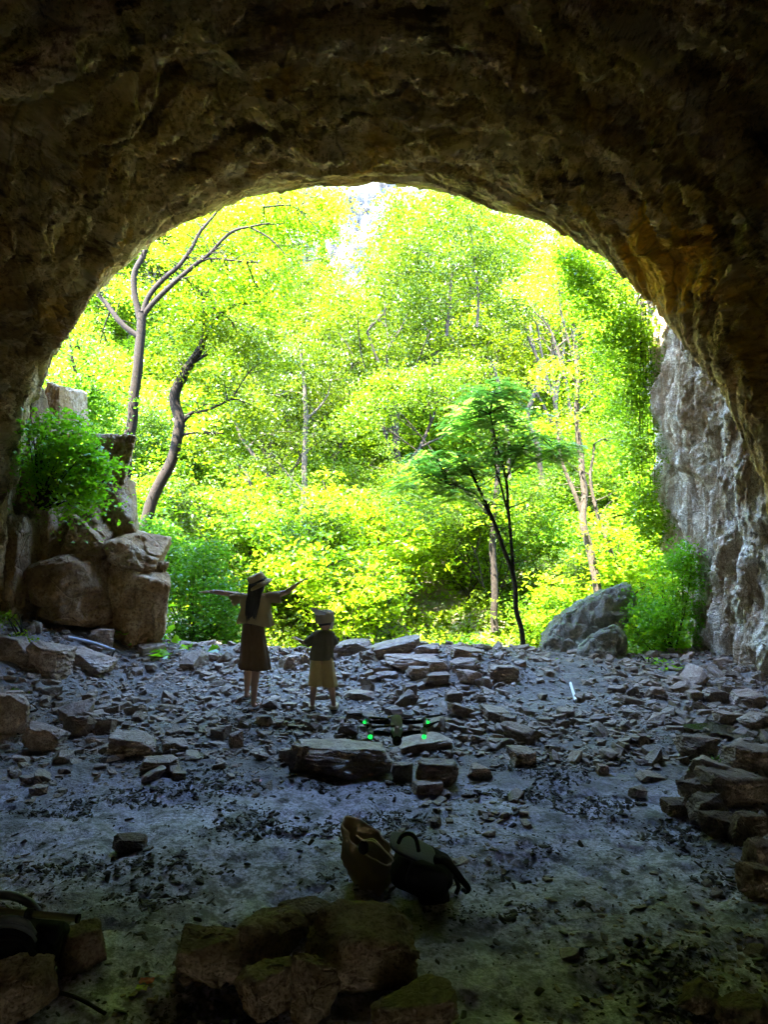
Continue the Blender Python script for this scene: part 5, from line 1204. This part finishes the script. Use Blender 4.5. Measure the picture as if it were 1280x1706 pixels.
def boy():
    Y0 = 7.62; s = Y0/FPX
    def P(px, py, dy=0.): return np.array([(px-CX)*s, Y0+dy, CAMZ-(py-HZ)*s])
    foot = P(538, 1181); root = empty('person', foot, 'small child in upturned cap, dark tee and khaki shorts, one hand held out', 'person')
    J = []; E = []
    def j(p, r): J.append((p, r)); return len(J)-1
    pel = j(P(537, 1104), (.10, .08)); wa = j(P(536, 1088), (.085, .07)); ch = j(P(538, 1068), (.09, .07)); up = j(P(539, 1056), (.065, .055)); nk = j(P(541, 1049), .036); nh = j(P(541, 1042), .036)
    E += [(pel, wa), (wa, ch), (ch, up), (up, nk), (nk, nh)]
    a = j(P(525, 1057), .038); b = j(P(513, 1074, .02), .027); c = j(P(498, 1069, .08), .020); E += [(up, a), (a, b), (b, c)]
    hand(J, E, c, P(498, 1069, .08), P(489, 1064, .12)-P(498, 1069, .08), np.array([0, 0, 1.]), .115, .0095)
    a = j(P(552, 1058), .038); b = j(P(557, 1076, .02), .027); c = j(P(549, 1082, .15), .020); E += [(up, a), (a, b), (b, c)]
    hand(J, E, c, P(549, 1082, .15), P(543, 1080, .24)-P(549, 1082, .15), np.array([0, 0, 1.]), .115, .0095)
    for (hp, kn, an, toe) in (((529, 1108), (523, 1142), (520.5, 1172), (516, 1178)), ((546, 1108), (552, 1142), (556, 1172), (559, 1178))):
        a = j(P(*hp), .072); b = j(P(*kn), .042); c = j(P(kn[0]*.6+an[0]*.4, kn[1]*.6+an[1]*.4, -.01), .040); d = j(P(*an), .027); f0 = j(P(an[0], an[1]+4.5, -.02), .027); f1 = j(P(toe[0], toe[1], .10), .024)
        E += [(pel, a), (a, b), (b, c), (c, d), (d, f0), (f0, f1)]
    V, F = skin_mesh(J, E, pel); hh = .215; hc = P(541, 1033)
    Vh, Fh, Ve, Fe, Rm = head_shape(hh, R(15), R(-4), R(5)); mb = MB(); mb.add(V, *F); mb.add(Vh+hc, *Fh); body = mb.obj('body', M['skin'], root)
    obj('eyes', Ve+hc, Fe, M['eye'], body)
    mb = MB(); Vc, Fc = ico(4); q = Vc*np.array([.385, .46, .5])*hh; fr = (Vc[:, 1] > .2) & (Vc[:, 2] < .3) | (Vc[:, 2] < -.75); q[fr] *= .7; mb.add(q@Rm.T+hc, Fc); mb.obj('hair', M['hair'], root)
    # cap: soft crown, brim turned up at the left
    cb = P(540.5, 1030); mb = MB(); cr = []
    for z, r in [(-.045, .100), (-.035, .104), (.0, .107), (.04, .104), (.07, .088), (.09, .060), (.098, .02)]:
        cr.append(ring(cb+[.004, -.005, z], (r, 0, .10*r), (0, r*1.05, 0), 40, f=lambda a: 1+.02*np.sin(6*a)))
    loft(mb, cr, False, True); mb.obj('cap', M['cap'], root)
    mb = MB(); n = 15; u = np.linspace(-1.15, 1.15, n); pts = []
    for t in np.linspace(0, 1, 7):
        ang = math.pi+.6+u*.95; r = .103+.050*t*np.cos(u*.9); c_ = cb+[0, 0, .03]; pts.append(np.stack([c_[0]+np.cos(ang)*r-.012*t*np.cos(u), c_[1]+np.sin(ang)*r*1.0, c_[2]+.012+.085*t*np.cos(u*.9)-.004*u*u], 1))
    G = np.array(pts); Vb = G.reshape(-1, 3); F_ = grid_faces(7, n); mb.add(Vb, F_); mb.add(Vb+[.007, 0, .002], F_[:, ::-1]); mb.obj('brim', M['pale'], root)
    mb = MB(); mb.add(*rbox(P(552, 1041, .01), (.055, .09, .105), (0, .15, 0), 3, 4, .05)); o = mb.obj('neck_flap', M['pale'], root)
    # tee
    mb = MB(); rings = []
    for py, xl, xr, d_ in [(1049, 535, 547, .045), (1051, 526, 553, .065), (1056, 522, 557, .085), (1066, 521, 557, .095), (1078, 519.5, 556.5, .10), (1088, 518, 555, .105), (1096, 517, 554, .108), (1098, 517, 554, .108)]:
        t = (py-1049)/49; r_ = ring(P((xl+xr)/2, py), ((xr-xl)/2*s, 0, 0), (0, d_, 0), 56, f=lambda a, t=t: 1+t*(.025*np.sin(6*a+.5)+.02*np.sin(9*a+2))); rings.append(r_)
    Rn = np.array(rings); fine = np.array([smooth_path(Rn[:, k], 24) for k in range(56)]).transpose(1, 0, 2); q = fine.reshape(-1, 3); cc = np.repeat(fine.mean(1), 56, 0); dq = q-cc; dq[:, 2] = 0; dq /= np.linalg.norm(dq, axis=1)[:, None]+1e-6
    fine = (q+dq*(.006*ridged(q*np.array([9, 9, 5]), 2))[:, None]).reshape(24, 56, 3); inn = fine[::-1][:6]; inn = inn.mean(1)[:, None]+(inn-inn.mean(1)[:, None])*np.array([.94, .94, 1]); loft(mb, np.concatenate([fine, inn]), True, False)
    sleeve(mb, [P(527, 1058), P(519, 1066, .005), P(510, 1072.5, .02)], [.048, .052, .050, .045], seed=3); sleeve(mb, [P(550, 1058), P(556, 1066, .005), P(558, 1073, .02)], [.046, .045, .043, .04], seed=4)
    mb.obj('t_shirt', M['tee'], root)
    mb = MB()
    def leg_(cx0, cx1, w0, w1, ph):
        rings = []
        for t in np.linspace(0, 1, 20):
            py = 1093+48*t+(1 if ph > 1 else 0); c = P(cx0+(cx1-cx0)*t, py); w_ = (w0+(w1-w0)*t**.7)*s; d_ = .09+.02*t
            rings.append(ring(c, (w_, 0, 0), (0, d_, 0), 48, f=lambda a, t=t: 1+.03*t*np.sin(7*a+ph)+.02*np.sin(11*a+ph+t*4)))
        inn = [r_.mean(0)+(r_-r_.mean(0))*np.array([.92, .92, 1]) for r_ in rings[::-1][:5]]; loft(mb, rings+inn, True, False)
    leg_(529, 526.5, 10, 13.2, .3); leg_(544, 550, 10, 13, 1.7); mb.obj('shorts', M['shorts'], root)
    for (ax_, tx) in ((520.5, -2.5), (556, 2)):
        a = P(ax_, 1178, -.045); b = P(ax_+tx, 1178, .14); m_ = (a+b)/2; yw = math.atan2(b[1]-a[1], b[0]-a[0])
        mb = MB(); mb.add(*rbox(m_+[0, 0, -.002], (.20, .082, .062), (0, 0, yw), 3.2, 4, .03)); sh = mb.obj('shoe', M['shoe'], root)
        mb = MB(); mb.add(*rbox(m_-[0, 0, .026], (.205, .088, .022), (0, 0, yw), 5, 4, .0)); mb.obj('sole', M['sole'], sh)
boy()
